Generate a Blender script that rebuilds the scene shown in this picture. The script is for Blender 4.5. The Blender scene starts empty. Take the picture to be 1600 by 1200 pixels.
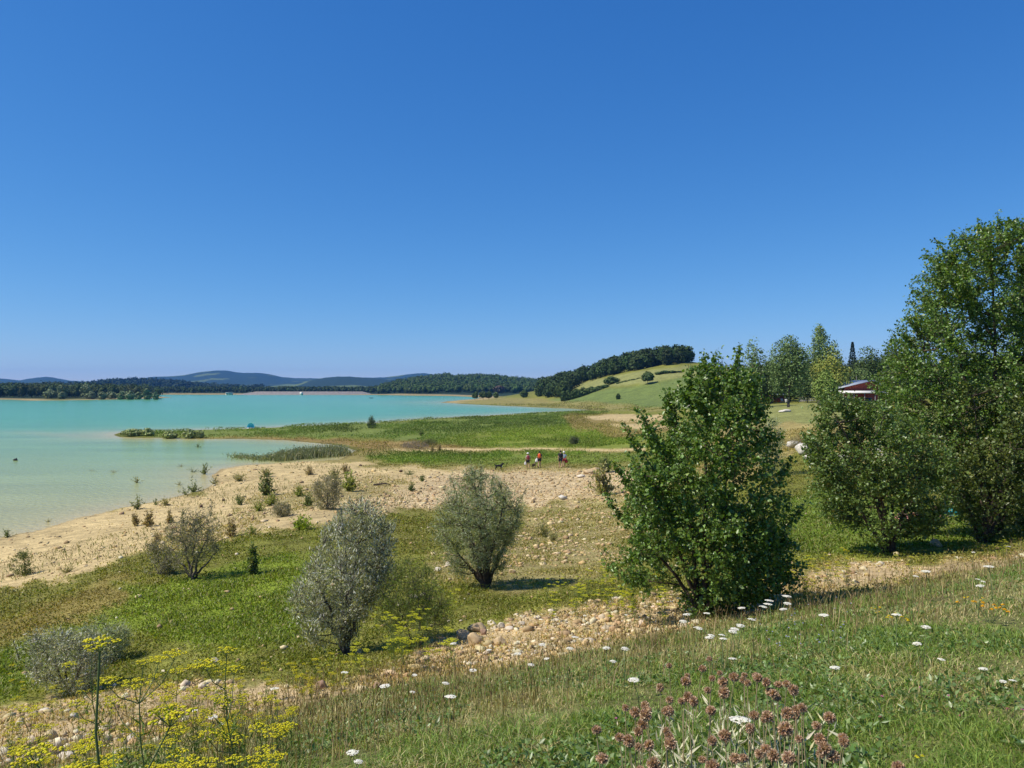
import bpy, bmesh, math, random
import numpy as np
from mathutils import Vector, Matrix
R = math.radians
rng = np.random.default_rng(7)
random.seed(7)
C = bpy.context.scene.collection
sc = bpy.context.scene

# ---------------------------------------------------------------- camera, sky, sun
F, CX, HY, H = 1200.0, 800.0, 608.0, 9.3      # focal length in photo pixels, centre column, horizon row, eye above the lake
cam = bpy.data.cameras.new('camera'); camo = bpy.data.objects.new('camera', cam); C.objects.link(camo)
cam.sensor_width = 36.0; cam.lens = 36.0 * F / 1600.0
cam.shift_y = 8 / 1600.0
cam.clip_start = 0.05; cam.clip_end = 40000
camo.location = (0, 0, H); camo.rotation_euler = (R(90), 0, 0)
sc.camera = camo

SUN_EL, SUN_AZ = 53.0, -104.0                   # azimuth from +Y, clockwise positive
w = bpy.data.worlds.new('World'); sc.world = w; w.use_nodes = True
nt = w.node_tree; nt.nodes.clear()
sky = nt.nodes.new('ShaderNodeTexSky'); sky.sky_type = 'NISHITA'; sky.sun_disc = False
sky.sun_elevation = R(SUN_EL); sky.sun_rotation = R(SUN_AZ)
sky.altitude = 1500; sky.air_density = 1.0; sky.dust_density = 0.0; sky.ozone_density = 4.0
sep = nt.nodes.new('ShaderNodeSeparateColor'); com = nt.nodes.new('ShaderNodeCombineColor')
nt.links.new(sky.outputs[0], sep.inputs[0])
for i, (ex, k) in enumerate(((1.35, .665), (.88, .655), (.60, .840))):      # tone of the clear sky, per channel
    m1 = nt.nodes.new('ShaderNodeMath'); m1.operation = 'MULTIPLY'; m1.inputs[1].default_value = .115
    m2 = nt.nodes.new('ShaderNodeMath'); m2.operation = 'POWER'; m2.inputs[1].default_value = ex
    m3 = nt.nodes.new('ShaderNodeMath'); m3.operation = 'MULTIPLY'; m3.inputs[1].default_value = k / .115
    nt.links.new(sep.outputs[i], m1.inputs[0]); nt.links.new(m1.outputs[0], m2.inputs[0]); nt.links.new(m2.outputs[0], m3.inputs[0]); nt.links.new(m3.outputs[0], com.inputs[i])
bg = nt.nodes.new('ShaderNodeBackground'); bg.inputs['Strength'].default_value = 0.115
ow = nt.nodes.new('ShaderNodeOutputWorld')
nt.links.new(com.outputs[0], bg.inputs[0]); nt.links.new(bg.outputs[0], ow.inputs[0])
sl = bpy.data.lights.new('sun', 'SUN'); sl.energy = 5.0; sl.angle = R(0.53); sl.color = (1.0, 0.93, 0.80)
so = bpy.data.objects.new('sun', sl); C.objects.link(so)
sd_ = Vector((math.sin(R(SUN_AZ)) * math.cos(R(SUN_EL)), math.cos(R(SUN_AZ)) * math.cos(R(SUN_EL)), math.sin(R(SUN_EL))))
so.rotation_euler = sd_.to_track_quat('Z', 'Y').to_euler(); so.location = (-40, 0, 80)
sc.view_settings.view_transform = 'Standard'; sc.view_settings.look = 'None'; sc.view_settings.exposure = 0.17; sc.view_settings.gamma = 1.0
sc.cycles.max_bounces = 6; sc.cycles.transparent_max_bounces = 4; sc.cycles.volume_bounces = 0
sc.cycles.diffuse_bounces = 3; sc.cycles.glossy_bounces = 2; sc.cycles.transmission_bounces = 3

# ---------------------------------------------------------------- noise and small maths
_perm = np.random.default_rng(3).random((64, 64, 64))
def vnoise(x, y, z=0.0):
    x = np.asarray(x, float); y = np.asarray(y, float); z = np.asarray(z, float) + 0 * x
    xi = np.floor(x).astype(int); yi = np.floor(y).astype(int); zi = np.floor(z).astype(int)
    fx = x - xi; fy = y - yi; fz = z - zi
    fx = fx * fx * (3 - 2 * fx); fy = fy * fy * (3 - 2 * fy); fz = fz * fz * (3 - 2 * fz)
    def g(a, b, c): return _perm[(xi + a) & 63, (yi + b) & 63, (zi + c) & 63]
    r = 0
    for a in (0, 1):
        for b in (0, 1):
            for c in (0, 1):
                r = r + g(a, b, c) * (fx if a else 1 - fx) * (fy if b else 1 - fy) * (fz if c else 1 - fz)
    return r * 2 - 1
def fbm(x, y, z=0.0, o=4):
    r = 0; a = 0.5
    for i in range(o):
        r = r + a * vnoise(x * 2**i + 17.3 * i, y * 2**i + 5.1 * i, np.asarray(z) * 2**i + 9.7 * i); a *= 0.5
    return r
def sstep(a, b, x):
    t = np.clip((np.asarray(x, float) - a) / (b - a), 0, 1); return t * t * (3 - 2 * t)
def psdf(X, Y, poly, sx=1.0, sy=1.0):
    """signed distance to a polygon, positive inside"""
    P = np.array(poly, float) * (sx, sy); X = np.asarray(X, float) * sx; Y = np.asarray(Y, float) * sy
    d = np.full(X.shape, 1e18); ins = np.zeros(X.shape, bool); n = len(P)
    for i in range(n):
        ax, ay = P[i]; bx, by = P[(i + 1) % n]
        ex, ey = bx - ax, by - ay; L = ex * ex + ey * ey + 1e-12
        t = np.clip(((X - ax) * ex + (Y - ay) * ey) / L, 0, 1)
        d = np.minimum(d, (X - ax - t * ex)**2 + (Y - ay - t * ey)**2)
        if ay != by:
            ins ^= ((Y < ay) != (Y < by)) & (X < ax + (Y - ay) * ex / (by - ay))
    return np.where(ins, 1, -1) * np.sqrt(d)
def proj(x, y, z):
    y = np.maximum(y, 0.01); return CX + F * x / y, HY + F * (H - z) / y
def unp(px, py, Y): return ((px - CX) / F * Y, Y, H - (py - HY) / F * Y)
def wz0(px, py):                                  # the point of the lake surface seen at a photo position
    Y = F * H / (py - HY); return ((px - CX) / F * Y, Y)
def pol(x, y): return np.arctan2(x, y), 0.5 * np.log(np.asarray(x)**2 + np.asarray(y)**2 + 1e-9)

# ---------------------------------------------------------------- terrain
SHORE = [(-1500, 1180), (-900, 1060), (-400, 945), (-150, 878), (0, 841), (60, 829), (115, 813), (180, 796), (235, 785), (290, 773), (318, 765), (338, 754),
         (329, 743), (345, 733), (400, 726), (450, 723), (530, 718), (546, 712), (560, 704), (540, 698), (500, 692.5), (440, 688), (380, 686),
         (300, 686), (250, 684.5), (192, 682.5), (183, 679.5), (192, 676), (240, 674), (330, 671.5), (400, 669), (480, 665.5), (560, 662), (650, 656), (760, 649.5),
         (860, 644.5), (905, 642), (922, 640.5), (880, 638), (800, 635), (740, 632), (690, 629), (700, 627), (740, 624), (750, 621.5), (735, 619.8),
         (700, 618.6), (640, 618), (600, 617.3), (500, 617), (400, 616.8), (250, 616.6), (215, 617.3), (225, 619), (272, 620.8), (235, 622.5), (200, 623.8), (120, 625.2),
         (50, 626), (20, 624.4), (-60, 624), (-250, 623), (-700, 622), (-1500, 621)]
WP = [wz0(*p) for p in SHORE]
WPP = [tuple(float(v) for v in pol(*p)) for p in WP]
LP = [(540, 1035, 13), (757, 918, 20), (300, 905, 24), (110, 1092, 13.2), (165, 1035, 16), (240, 892, 26), (510, 795, 44), (440, 808, 41),
      (1400, 860, 20), (1550, 845, 22), (1430, 800, 32), (1250, 705, 60), (1220, 660, 100), (1240, 636, 130), (1350, 640, 140), (1500, 650, 110), (1560, 720, 55),
      (960, 700, 95), (900, 770, 55), (850, 830, 36), (800, 762, 62), (700, 792, 50), (620, 802, 45), (700, 850, 30), (950, 850, 30), (900, 905, 21),
      (900, 960, 14.5), (1100, 945, 13), (1180, 860, 21), (1100, 780, 42), (1050, 720, 75),
      (0, 900, 34), (200, 835, 44), (350, 782, 61), (400, 803, 48), (500, 742, 79), (600, 722, 94), (700, 731, 84), (850, 730, 82), (100, 860, 40),
      (450, 676, 160), (600, 672, 170), (700, 680, 150), (800, 660, 198), (900, 652, 235), (950, 646, 275), (1010, 650, 200), (970, 672, 150),
      (850, 702, 111), (700, 704, 112), (600, 690, 132), (1100, 640, 190), (1000, 690, 108),
      (760, 624, 600), (830, 621, 640), (900, 624, 470), (1000, 622, 400), (960, 603, 450), (1010, 602, 430), (1065, 590, 430), (1065, 572, 480),
      (900, 612, 545), (860, 613, 620), (950, 586, 525), (1000, 577, 535), (1065, 563, 560), (950, 581, 620), (880, 600, 700), (810, 612, 800),
      (1130, 575, 520), (1200, 592, 520), (1200, 612, 260), (1300, 612, 240), (1450, 608, 260), (1600, 605, 300), (1700, 640, 120), (1700, 700, 60),
      (1300, 592, 480), (1600, 590, 500), (1000, 575, 700), (1200, 595, 800),
      (120, 622, 720), (0, 621, 720), (230, 621.5, 760), (-300, 621, 750), (740, 616.5, 1000), (850, 612, 900)]
def profile(s):
    return np.interp(s, [-60, -8, 0, 2, 4, 6, 8, 9.5, 11, 13, 16, 22], [8.6, 7.95, 7.66, 7.50, 7.12, 6.55, 5.85, 5.45, 5.22, 4.85, 4.15, 3.6])
def sdist(x, y): return -0.5 * x + 0.866 * y
pts = [(*pol(*unp(a, b, c)[:2]), unp(a, b, c)[2]) for a, b, c in LP]
for p in WP[1:-1:1]: pts.append((*pol(*p), 0.05))
for t in (-40, -22, -12, -6, -2, 2, 6, 10, 16, 24, 40):
    for s in (9, 11, 13):
        x = -0.5 * s + 0.866 * t; y = 0.866 * s + 0.5 * t
        if s == 13 and -6 < t < 14: continue
        pts.append((*pol(x, y), float(profile(s))))
for th, r_, z_ in ((60, 40, 5), (60, 150, 8), (60, 600, 30), (90, 100, 9), (90, 600, 30), (-60, 25, 3), (-90, 60, 4.5), (-90, 300, 6), (120, 300, 12), (-120, 300, 9)):
    pts.append((R(th), math.log(r_), z_))
pts = np.array(pts, float)
KC = 0.10
def kern(a, b):
    d2 = (a[:, None, 0] - b[None, :, 0])**2 * 4 + (a[:, None, 1] - b[None, :, 1])**2
    return np.sqrt(d2 + KC * KC)
_A = kern(pts[:, :2], pts[:, :2]); n_ = len(pts)
_M = np.zeros((n_ + 3, n_ + 3)); _M[:n_, :n_] = _A - np.eye(n_) * 0.01; _M[:n_, n_] = 1; _M[:n_, n_ + 1:] = pts[:, :2]; _M[n_, :n_] = 1; _M[n_ + 1:, :n_] = pts[:, :2].T
_W = np.linalg.solve(_M, np.concatenate([pts[:, 2], np.zeros(3)]))
def rbf(th, lr):
    out = np.empty(th.size); q = np.stack([th.ravel(), lr.ravel()], 1)
    for i in range(0, len(q), 60000):
        s_ = q[i:i + 60000]; out[i:i + 60000] = kern(s_, pts[:, :2]) @ _W[:n_] + _W[n_] + s_ @ _W[n_ + 1:]
    return out.reshape(th.shape)
RIDGES = [  # distance, width in front, (photo column, photo row) of the crest
    (7200, 1500, [(-900, 585), (-300, 589), (0, 590.5), (30, 594), (45, 591.5), (72, 590), (110, 593.5), (150, 596), (178, 593.5), (200, 596), (240, 589.5), (262, 588.5),
                  (285, 586), (310, 581.5), (345, 580), (400, 582.5), (440, 588), (490, 591.5), (540, 592), (600, 590), (640, 585), (662, 582.5), (690, 586), (720, 592), (780, 599), (2200, 600)]),
    (4600, 900, [(-900, 602), (400, 606), (460, 600), (495, 592), (530, 588.5), (560, 589), (600, 592), (660, 598), (700, 606), (2200, 606)]),
    (1800, 420, [(-900, 612), (560, 612), (600, 607), (640, 598), (690, 591), (740, 591), (800, 596), (850, 601), (900, 606), (1000, 607), (2200, 607)]),
    (2700, 500, [(-900, 603), (0, 604), (140, 602), (190, 597), (230, 596), (280, 600), (330, 605), (380, 607), (520, 608), (2200, 608)])]
def far_z(th, r):
    px = CX + F * np.tan(np.clip(th, -1.2, 1.2)); c = np.cos(np.clip(th, -1.2, 1.2))
    z = 2.2 + 2.5 * sstep(1250, 1500, r) + 0 * th
    for D, W, prof in RIDGES:
        a = np.array(prof, float); row = np.interp(px, a[:, 0], a[:, 1]) + fbm(px / 38, D * .001, 4., 4) * 3.2
        zc = H + (HY - row) / F * D; t = (r * c - D) / W
        n = fbm(px / 60 * D / 3000, np.log(r) * 9, D * .01) * 0.16
        z = np.maximum(z, zc * np.exp(-np.abs(t)**1.7) * (1 + n * np.minimum(1, np.abs(t))))
    return z
def terrain_raw(th, lr):
    r = np.exp(lr); x = r * np.sin(th); y = r * np.cos(th)
    s = sdist(x, y)
    z = np.clip(rbf(th, lr), 0.25, 70)
    z = z + (1 - sstep(10.0, 15.0, s)) * (profile(s) - z)
    front = sstep(-0.4, 0.2, np.cos(th))
    back = np.maximum(profile(s), 7) + 6 * sstep(100, 900, r)
    z = z * front + back * (1 - front)
    z = z + sstep(720, 1050, r) * (far_z(th, r) - z)
    sd = -psdf(th, lr, WPP) + 0.010 * fbm(x / (r * 0.03 + .3), y / (r * 0.05 + .5), 3.0, 4)   # positive on land
    land = z * (1 - np.exp(-np.maximum(sd, 0) / 0.035)) + 0.02
    wat = -1.2 * (1 - np.exp(np.minimum(sd, 0) / 0.05))
    z = np.where(sd > 0, land, wat)
    amp = np.clip(r / 40, 0.02, 1.0)
    z = z + sstep(0, .03, np.abs(sd)) * (0.10 * amp * fbm(x / 3.0, y / 3.0, 0.5, 4) * sstep(2, 12, r) + 0.03 * fbm(x * 1.3, y * 1.3, 2.2, 3))
    return z, sd
TH = np.concatenate([np.linspace(-math.pi, R(-38), 90, endpoint=False), np.linspace(R(-38), R(38), 720), np.linspace(R(38), math.pi, 91)[1:]])
LR = np.linspace(math.log(0.3), math.log(8500), 800)
GT, GL = np.meshgrid(TH, LR, indexing='ij')
GZ, GSD = terrain_raw(GT, GL)
GZ[-1] = GZ[0]
def gsample(G, x, y):
    th, lr = pol(x, y)
    i = np.clip(np.searchsorted(TH, th) - 1, 0, len(TH) - 2); a = np.clip((th - TH[i]) / (TH[i + 1] - TH[i]), 0, 1)
    f = np.clip((lr - LR[0]) / (LR[1] - LR[0]), 0, len(LR) - 1.001); j = f.astype(int); b = f - j
    return (G[i, j] * (1 - a) + G[i + 1, j] * a) * (1 - b) + (G[i, j + 1] * (1 - a) + G[i + 1, j + 1] * a) * b
def tz(x, y): return gsample(GZ, np.asarray(x, float), np.asarray(y, float))
def gz(x, y): return float(tz(np.array([x]), np.array([y]))[0])
_YS = np.exp(np.linspace(math.log(1.2), math.log(6000), 4000))
def hit(px, py, h=0.0, water=True):
    """the point of the ground (or h metres above it) lying in a given direction"""
    x = (px - CX) / F * _YS; zr = H - (py - HY) / F * _YS; g = tz(x, _YS)
    if water: g = np.maximum(g, 0.0)
    k = np.nonzero(zr < g + h)[0]
    k = k[0] if len(k) else len(_YS) - 1
    Y = _YS[k]; return ((px - CX) / F * Y, Y, float(g[k]))

# ---------------------------------------------------------------- mesh helpers
class MB:
    def __init__(s): s.v = []; s.f = {3: [], 4: []}; s.c = []; s.n = 0
    def add(s, V, Fc, col=None):
        V = np.asarray(V, float).reshape(-1, 3); Fc = np.asarray(Fc, int)
        s.v.append(V); s.f[Fc.shape[1]].append(Fc + s.n)
        if col is None: col = (1, 1, 1)
        col = np.asarray(col, float)
        if col.ndim == 1: col = np.tile(col, (len(V), 1))
        s.c.append(col); s.n += len(V); return s
    def build(s, name, mat, parent=None, org=(0, 0, 0), smooth=False):
        V = np.concatenate(s.v) - np.asarray(org, float); Cc = np.concatenate(s.c)
        me = bpy.data.meshes.new(name); me.vertices.add(len(V)); me.vertices.foreach_set('co', V.astype(np.float32).ravel())
        q = [np.concatenate(s.f[k]) for k in (3, 4) if s.f[k]]
        tot = np.concatenate([np.full(len(a), a.shape[1]) for a in q]); idx = np.concatenate([a.ravel() for a in q])
        me.loops.add(len(idx)); me.loops.foreach_set('vertex_index', idx.astype(np.int32))
        me.polygons.add(len(tot)); st = np.concatenate([[0], np.cumsum(tot)[:-1]])
        me.polygons.foreach_set('loop_start', st.astype(np.int32)); me.polygons.foreach_set('loop_total', tot.astype(np.int32))
        if smooth: me.polygons.foreach_set('use_smooth', np.ones(len(tot), bool))
        at = me.color_attributes.new('Col', 'FLOAT_COLOR', 'POINT')
        at.data.foreach_set('color', np.concatenate([Cc, np.ones((len(Cc), 1))], 1).astype(np.float32).ravel())
        me.update(calc_edges=True); me.validate()
        o = bpy.data.objects.new(name, me); C.objects.link(o); me.materials.append(mat)
        if parent: o.parent = parent
        else: o.location = org
        return o
def tag(o, label=None, cat=None, group=None, kind=None):
    if label: o['label'] = label
    if cat: o['category'] = cat
    if group: o['group'] = group
    if kind: o['kind'] = kind
    return o
def empty(name, loc, label, cat, group=None, rz=0):
    o = bpy.data.objects.new(name, None); C.objects.link(o); o.location = loc; o.rotation_euler = (0, 0, rz); o.empty_display_size = .2
    return tag(o, label, cat, group)
def nrm(v): return v / (np.linalg.norm(v, axis=-1, keepdims=True) + 1e-9)
def rand_dir(n, up=0.0):
    v = rng.normal(size=(n, 3)); v = nrm(v); v[:, 2] += up; return nrm(v)
def jit(col, n, v=0.2, hv=0.06):
    c = np.tile(np.asarray(col, float), (n, 1)) if np.ndim(col) == 1 else np.asarray(col, float)
    c = c * (1 + rng.uniform(-v, v, (n, 1))) * (1 + rng.uniform(-hv, hv, (n, 3))); return np.clip(c, 0.002, 1)
def tubes(mb, P, Rd, ns=4, col=(1, 1, 1)):
    """many tubes at once: P (n,k,3) points, Rd (n,k) radii"""
    P = np.asarray(P, float); Rd = np.asarray(Rd, float); n, k, _ = P.shape
    d = nrm(P[:, -1] - P[:, 0]); ref = np.where(np.abs(d[:, 2:3]) > .9, np.array([[1., 0, 0]]), np.array([[0, 0, 1.]]))
    a = nrm(np.cross(d, ref)); b = np.cross(d, a)
    ang = np.arange(ns) * 2 * math.pi / ns
    off = a[:, None, None, :] * np.cos(ang)[None, None, :, None] + b[:, None, None, :] * np.sin(ang)[None, None, :, None]
    V = P[:, :, None, :] + off * Rd[:, :, None, None]
    base = (np.arange(n) * k * ns)[:, None, None]; ii = np.arange(k - 1)[None, :, None] * ns; jj = np.arange(ns)[None, None, :]; j2 = (jj + 1) % ns
    Q = np.stack([base + ii + jj, base + ii + j2, base + ii + ns + j2, base + ii + ns + jj], -1).reshape(-1, 4)
    cc = np.asarray(col, float)
    if cc.ndim == 2: cc = np.repeat(cc, k * ns, 0)
    mb.add(V.reshape(-1, 3), Q, cc)
def leaves(mb, P, ax, nr, L, Wd, col, fold=0.25):
    """leaf shapes: base, two shoulders, tip, creased along the midrib"""
    n = len(P); ax = nrm(ax); sd = nrm(np.cross(ax, nr)); nr = np.cross(sd, ax)
    L = np.broadcast_to(np.asarray(L, float), (n,))[:, None]; Wd = np.broadcast_to(np.asarray(Wd, float), (n,))[:, None]
    V = np.stack([P, P + ax * L * .38 + sd * Wd * .5 + nr * Wd * fold, P + ax * L, P + ax * L * .38 - sd * Wd * .5 + nr * Wd * fold], 1)
    i = np.arange(n)[:, None] * 4
    Fc = np.concatenate([i + [[0, 1, 2]], i + [[0, 2, 3]]])
    mb.add(V.reshape(-1, 3), Fc, np.repeat(col, 4, 0))
_ico = bmesh.new(); bmesh.ops.create_icosphere(_ico, subdivisions=1, radius=1.0)
ICO_V = np.array([v.co[:] for v in _ico.verts]); ICO_F = np.array([[v.index for v in f.verts] for f in _ico.faces]); _ico.free()
_ico = bmesh.new(); bmesh.ops.create_icosphere(_ico, subdivisions=3, radius=1.0)
IC3_V = np.array([v.co[:] for v in _ico.verts]); IC3_F = np.array([[v.index for v in f.verts] for f in _ico.faces]); _ico.free()
_ico = bmesh.new(); bmesh.ops.create_icosphere(_ico, subdivisions=2, radius=1.0)
IC2_V = np.array([v.co[:] for v in _ico.verts]); IC2_F = np.array([[v.index for v in f.verts] for f in _ico.faces]); _ico.free()
def blobs(mb, P, S, col, V0=ICO_V, F0=ICO_F, rough=0.25):
    """many irregular lumps; P (n,3), S (n,3) half sizes"""
    n = len(P); m = len(V0)
    a = rng.uniform(0, 6.283, n); ca, sa = np.cos(a)[:, None], np.sin(a)[:, None]
    V = V0[None] * (1 + rng.uniform(-rough, rough, (n, m, 1))) * S[:, None, :]
    V = np.stack([V[..., 0] * ca - V[..., 1] * sa, V[..., 0] * sa + V[..., 1] * ca, V[..., 2]], -1) + P[:, None]
    Fc = (F0[None] + (np.arange(n) * m)[:, None, None]).reshape(-1, 3)
    mb.add(V.reshape(-1, 3), Fc, np.repeat(col, m, 0))

# ---------------------------------------------------------------- materials
def mat(name, col=(.5, .5, .5), rough=0.7, attr=False, trans=0.0, spec=0.3, noise=None, bump=None, metal=0.0):
    m = bpy.data.materials.new(name); m.use_nodes = True; t = m.node_tree; p = t.nodes['Principled BSDF']; out = t.nodes['Material Output']
    p.inputs['Roughness'].default_value = rough; p.inputs['Specular IOR Level'].default_value = spec; p.inputs['Metallic'].default_value = metal
    if attr:
        a = t.nodes.new('ShaderNodeVertexColor'); a.layer_name = 'Col'; src = a.outputs[0]
    else:
        a = t.nodes.new('ShaderNodeRGB'); a.outputs[0].default_value = (*col, 1); src = a.outputs[0]
    if noise:
        sc_, amt = noise
        tc = t.nodes.new('ShaderNodeTexCoord'); nz = t.nodes.new('ShaderNodeTexNoise'); nz.inputs['Scale'].default_value = sc_; nz.inputs['Detail'].default_value = 6
        t.links.new(tc.outputs['Object'], nz.inputs['Vector'])
        mr = t.nodes.new('ShaderNodeMapRange'); mr.inputs[1].default_value = .3; mr.inputs[2].default_value = .7; mr.inputs[3].default_value = 1 - amt; mr.inputs[4].default_value = 1 + amt
        t.links.new(nz.outputs[0], mr.inputs[0])
        mx = t.nodes.new('ShaderNodeVectorMath'); mx.operation = 'SCALE'; t.links.new(src, mx.inputs[0]); t.links.new(mr.outputs[0], mx.inputs['Scale']); src = mx.outputs[0]
        if bump:
            b = t.nodes.new('ShaderNodeBump'); b.inputs['Strength'].default_value = bump; b.inputs['Distance'].default_value = .02
            t.links.new(nz.outputs[0], b.inputs['Height']); t.links.new(b.outputs[0], p.inputs['Normal'])
    t.links.new(src, p.inputs['Base Color'])
    if trans:
        tr = t.nodes.new('ShaderNodeBsdfTranslucent'); g = t.nodes.new('ShaderNodeMix'); g.data_type = 'RGBA'; g.blend_type = 'MULTIPLY'; g.inputs[0].default_value = 1
        t.links.new(src, g.inputs[6]); g.inputs[7].default_value = (1.6, 1.6, .5, 1)
        t.links.new(g.outputs[2], tr.inputs[0]); ms = t.nodes.new('ShaderNodeMixShader'); ms.inputs[0].default_value = trans
        t.links.new(p.outputs[0], ms.inputs[1]); t.links.new(tr.outputs[0], ms.inputs[2]); t.links.new(ms.outputs[0], out.inputs[0])
    return m
M_leaf = mat('glossy_leaf', attr=True, rough=.38, trans=.30, spec=.5)
M_dull = mat('dull_leaf', attr=True, rough=.6, trans=.28, spec=.25)
M_grass = mat('grass_blade', attr=True, rough=.5, trans=.25, spec=.3)
M_far = mat('far_foliage', attr=True, rough=.8, spec=.1)
M_bark = mat('bark', (.075, .055, .04), .9, noise=(14, .5), bump=.6)
M_bark2 = mat('grey_bark', (.10, .085, .07), .9, noise=(14, .5), bump=.6)
M_stone = mat('stone', attr=True, rough=.85, noise=(9, .28), bump=.7, spec=.2)
M_petal = mat('petal', attr=True, rough=.6, trans=.2, spec=.2)
M_skin = mat('skin', (.52, .30, .20), .5)
def solid(name, col, rough=.7, spec=.3, noise=None): return mat(name, col, rough, spec=spec, noise=noise)

# ---------------------------------------------------------------- ground colours: what grows or lies where
GX = np.exp(GL) * np.sin(GT); GY = np.exp(GL) * np.cos(GT)
SAND = np.array((.47, .36, .175)); PALE = np.array((.47, .36, .20)); GRASS = np.array((.165, .175, .030)); DRYG = np.array((.26, .215, .075)); BANK = np.array((.13, .13, .045))
BRIGHT = np.array((.155, .20, .022)); BROWN = np.array((.27, .17, .07)); OLIVE = np.array((.19, .18, .042)); FIELD = np.array((.145, .18, .04)); TAN = np.array((.22, .225, .075)); WOODG = np.array((.022, .04, .024))
REG = [  # colour, edge softness in px, warp in px, outline in photo pixels
    ('pale', SAND, 8, 10, [(-700, 1250), (-300, 1010), (0, 918), (60, 912), (130, 896), (220, 866), (300, 846), (380, 836), (470, 826), (560, 806), (640, 797), (690, 789), (760, 800), (840, 790), (950, 775), (1010, 745),
                     (1010, 728), (900, 733), (760, 731), (640, 727), (580, 722), (540, 712), (350, 715), (320, 740), (330, 765), (0, 830), (-400, 930), (-1500, 1170)]),
    ('stony', PALE, 14, 14, [(560, 800), (640, 762), (700, 740), (980, 733), (1040, 755), (1000, 775), (870, 785), (760, 790), (660, 796)]),
    ('sparse', PALE * .35 + OLIVE * .65, 16, 24, [(810, 800), (980, 780), (1000, 850), (960, 900), (860, 905), (800, 930), (680, 900), (690, 870), (800, 860)]),
    ('sparse', PALE * .5 + OLIVE * .5, 8, 14, [(380, 800), (470, 790), (600, 770), (640, 750), (560, 745), (470, 760), (400, 775)]),
    ('sparse', PALE * .6 + OLIVE * .4, 8, 14, [(240, 850), (330, 815), (400, 820), (340, 840), (260, 865)]),
    ('olive', OLIVE, 10, 12, [(520, 830), (640, 797), (700, 790), (690, 850), (640, 862), (560, 850)]),
    ('olive', OLIVE, 12, 12, [(-300, 1100), (0, 925), (120, 905), (230, 870), (300, 870), (230, 930), (120, 965), (0, 1000), (-300, 1180)]),
    ('brown', BROWN * .35 + OLIVE * .65, 10, 10, [(-300, 1100), (0, 1000), (130, 970), (220, 920), (190, 900), (60, 950), (-300, 1060)]),
    ('bright', BRIGHT, 14, 16, [(200, 915), (300, 905), (420, 870), (520, 870), (480, 960), (470, 1010), (330, 1010), (200, 985), (0, 1090), (-200, 1160), (-200, 1060), (0, 1020), (190, 960)]),
    ('yolive', OLIVE * .6 + DRYG * .4, 8, 6, [(560, 722), (1000, 722), (1000, 733), (760, 732), (640, 728), (560, 724)]),
    ('brown', BROWN * .7 + OLIVE * .3, 3, 4, [(330, 683), (600, 689), (760, 694), (760, 703), (640, 708), (560, 712), (540, 705), (585, 700), (500, 690), (300, 684)]),
    ('dry', DRYG, 3, 4, [(460, 718), (560, 704), (1000, 704), (1000, 716), (600, 722), (520, 722)]),
    ('green', FIELD * .5 + BRIGHT * .5, 4, 5, [(570, 712), (640, 706), (760, 708), (1000, 707), (1000, 722), (760, 726), (640, 724), (580, 720)]),
    ('sand', SAND, 1.5, 1.5, [(600, 702), (760, 700.5), (900, 700), (1010, 701), (1010, 705), (900, 704), (760, 704), (620, 704.5)]),
    ('sand', SAND, 1.5, 2, [(540, 724), (560, 720), (590, 725), (470, 730)]),
    ('green', FIELD, 3, 3, [(188, 681), (195, 675), (250, 673), (400, 668), (560, 662), (700, 655), (860, 645), (950, 645), (930, 660), (1000, 690), (980, 698), (800, 698), (690, 695), (600, 684), (400, 683.5), (260, 682.5)]),
    ('ygreen', np.array((.17, .20, .03)), 4, 5, [(700, 684), (800, 672), (900, 668), (1000, 684), (1000, 698), (800, 698), (680, 694)]),
    ('brown', BROWN * .45 + OLIVE * .5, 4, 6, [(880, 652), (940, 648), (1010, 652), (1060, 670), (980, 682), (900, 672)]),
    ('sand', SAND * .9, 1.5, 3, [(910, 652), (960, 648), (1030, 649), (1060, 660), (960, 659), (930, 656)]),
    ('sand', SAND * .9, 1.5, 3, [(945, 665), (1010, 662), (1060, 668), (1000, 672)]),
    ('dry', DRYG * .8 + FIELD * .2, 2, 3, [(700, 628), (760, 622), (860, 624), (1000, 628), (1060, 632), (1060, 642), (930, 641), (800, 634)]),
    ('field', np.array((.135, .175, .048)), 4, 4, [(860, 625), (900, 617), (1000, 604), (1070, 588), (1120, 590), (1120, 640), (1040, 636), (960, 630)]),
    ('tan', TAN, 1.0, 2, [(885, 608), (900, 601), (950, 590), (1000, 580), (1070, 573), (1120, 572), (1120, 588), (1060, 590), (1000, 600), (940, 607)]),
    ('tan', TAN * .9 + FIELD * .1, 3, 5, [(1130, 632), (1300, 632), (1500, 640), (1500, 680), (1330, 668), (1250, 672), (1150, 668)]),
    ('brown', BROWN * .6 + TAN * .6, 3, 6, [(1130, 668), (1240, 660), (1500, 664), (1560, 700), (1400, 740), (1250, 700), (1150, 760), (1090, 740)]),
    ('lush', np.array((.14, .185, .03)), 8, 12, [(1200, 780), (1300, 770), (1450, 800), (1600, 800), (1700, 840), (1560, 846), (1400, 858), (1290, 868), (1210, 860)]),
    ('gravel', PALE * .8 + BROWN * .2, 10, 12, [(-200, 1215), (0, 1110), (120, 1085), (300, 1070), (420, 1072), (520, 1075), (620, 1040), (690, 1000), (760, 985), (850, 955), (960, 940), (1050, 935),
                       (1160, 925), (1230, 900), (1330, 882), (1480, 880), (1600, 868), (1600, 882), (1480, 900), (1330, 918), (1230, 930), (1130, 985), (1000, 1005), (900, 1025), (800, 1060), (700, 1075), (600, 1110), (480, 1140), (300, 1260), (0, 1500)]),
]
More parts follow.
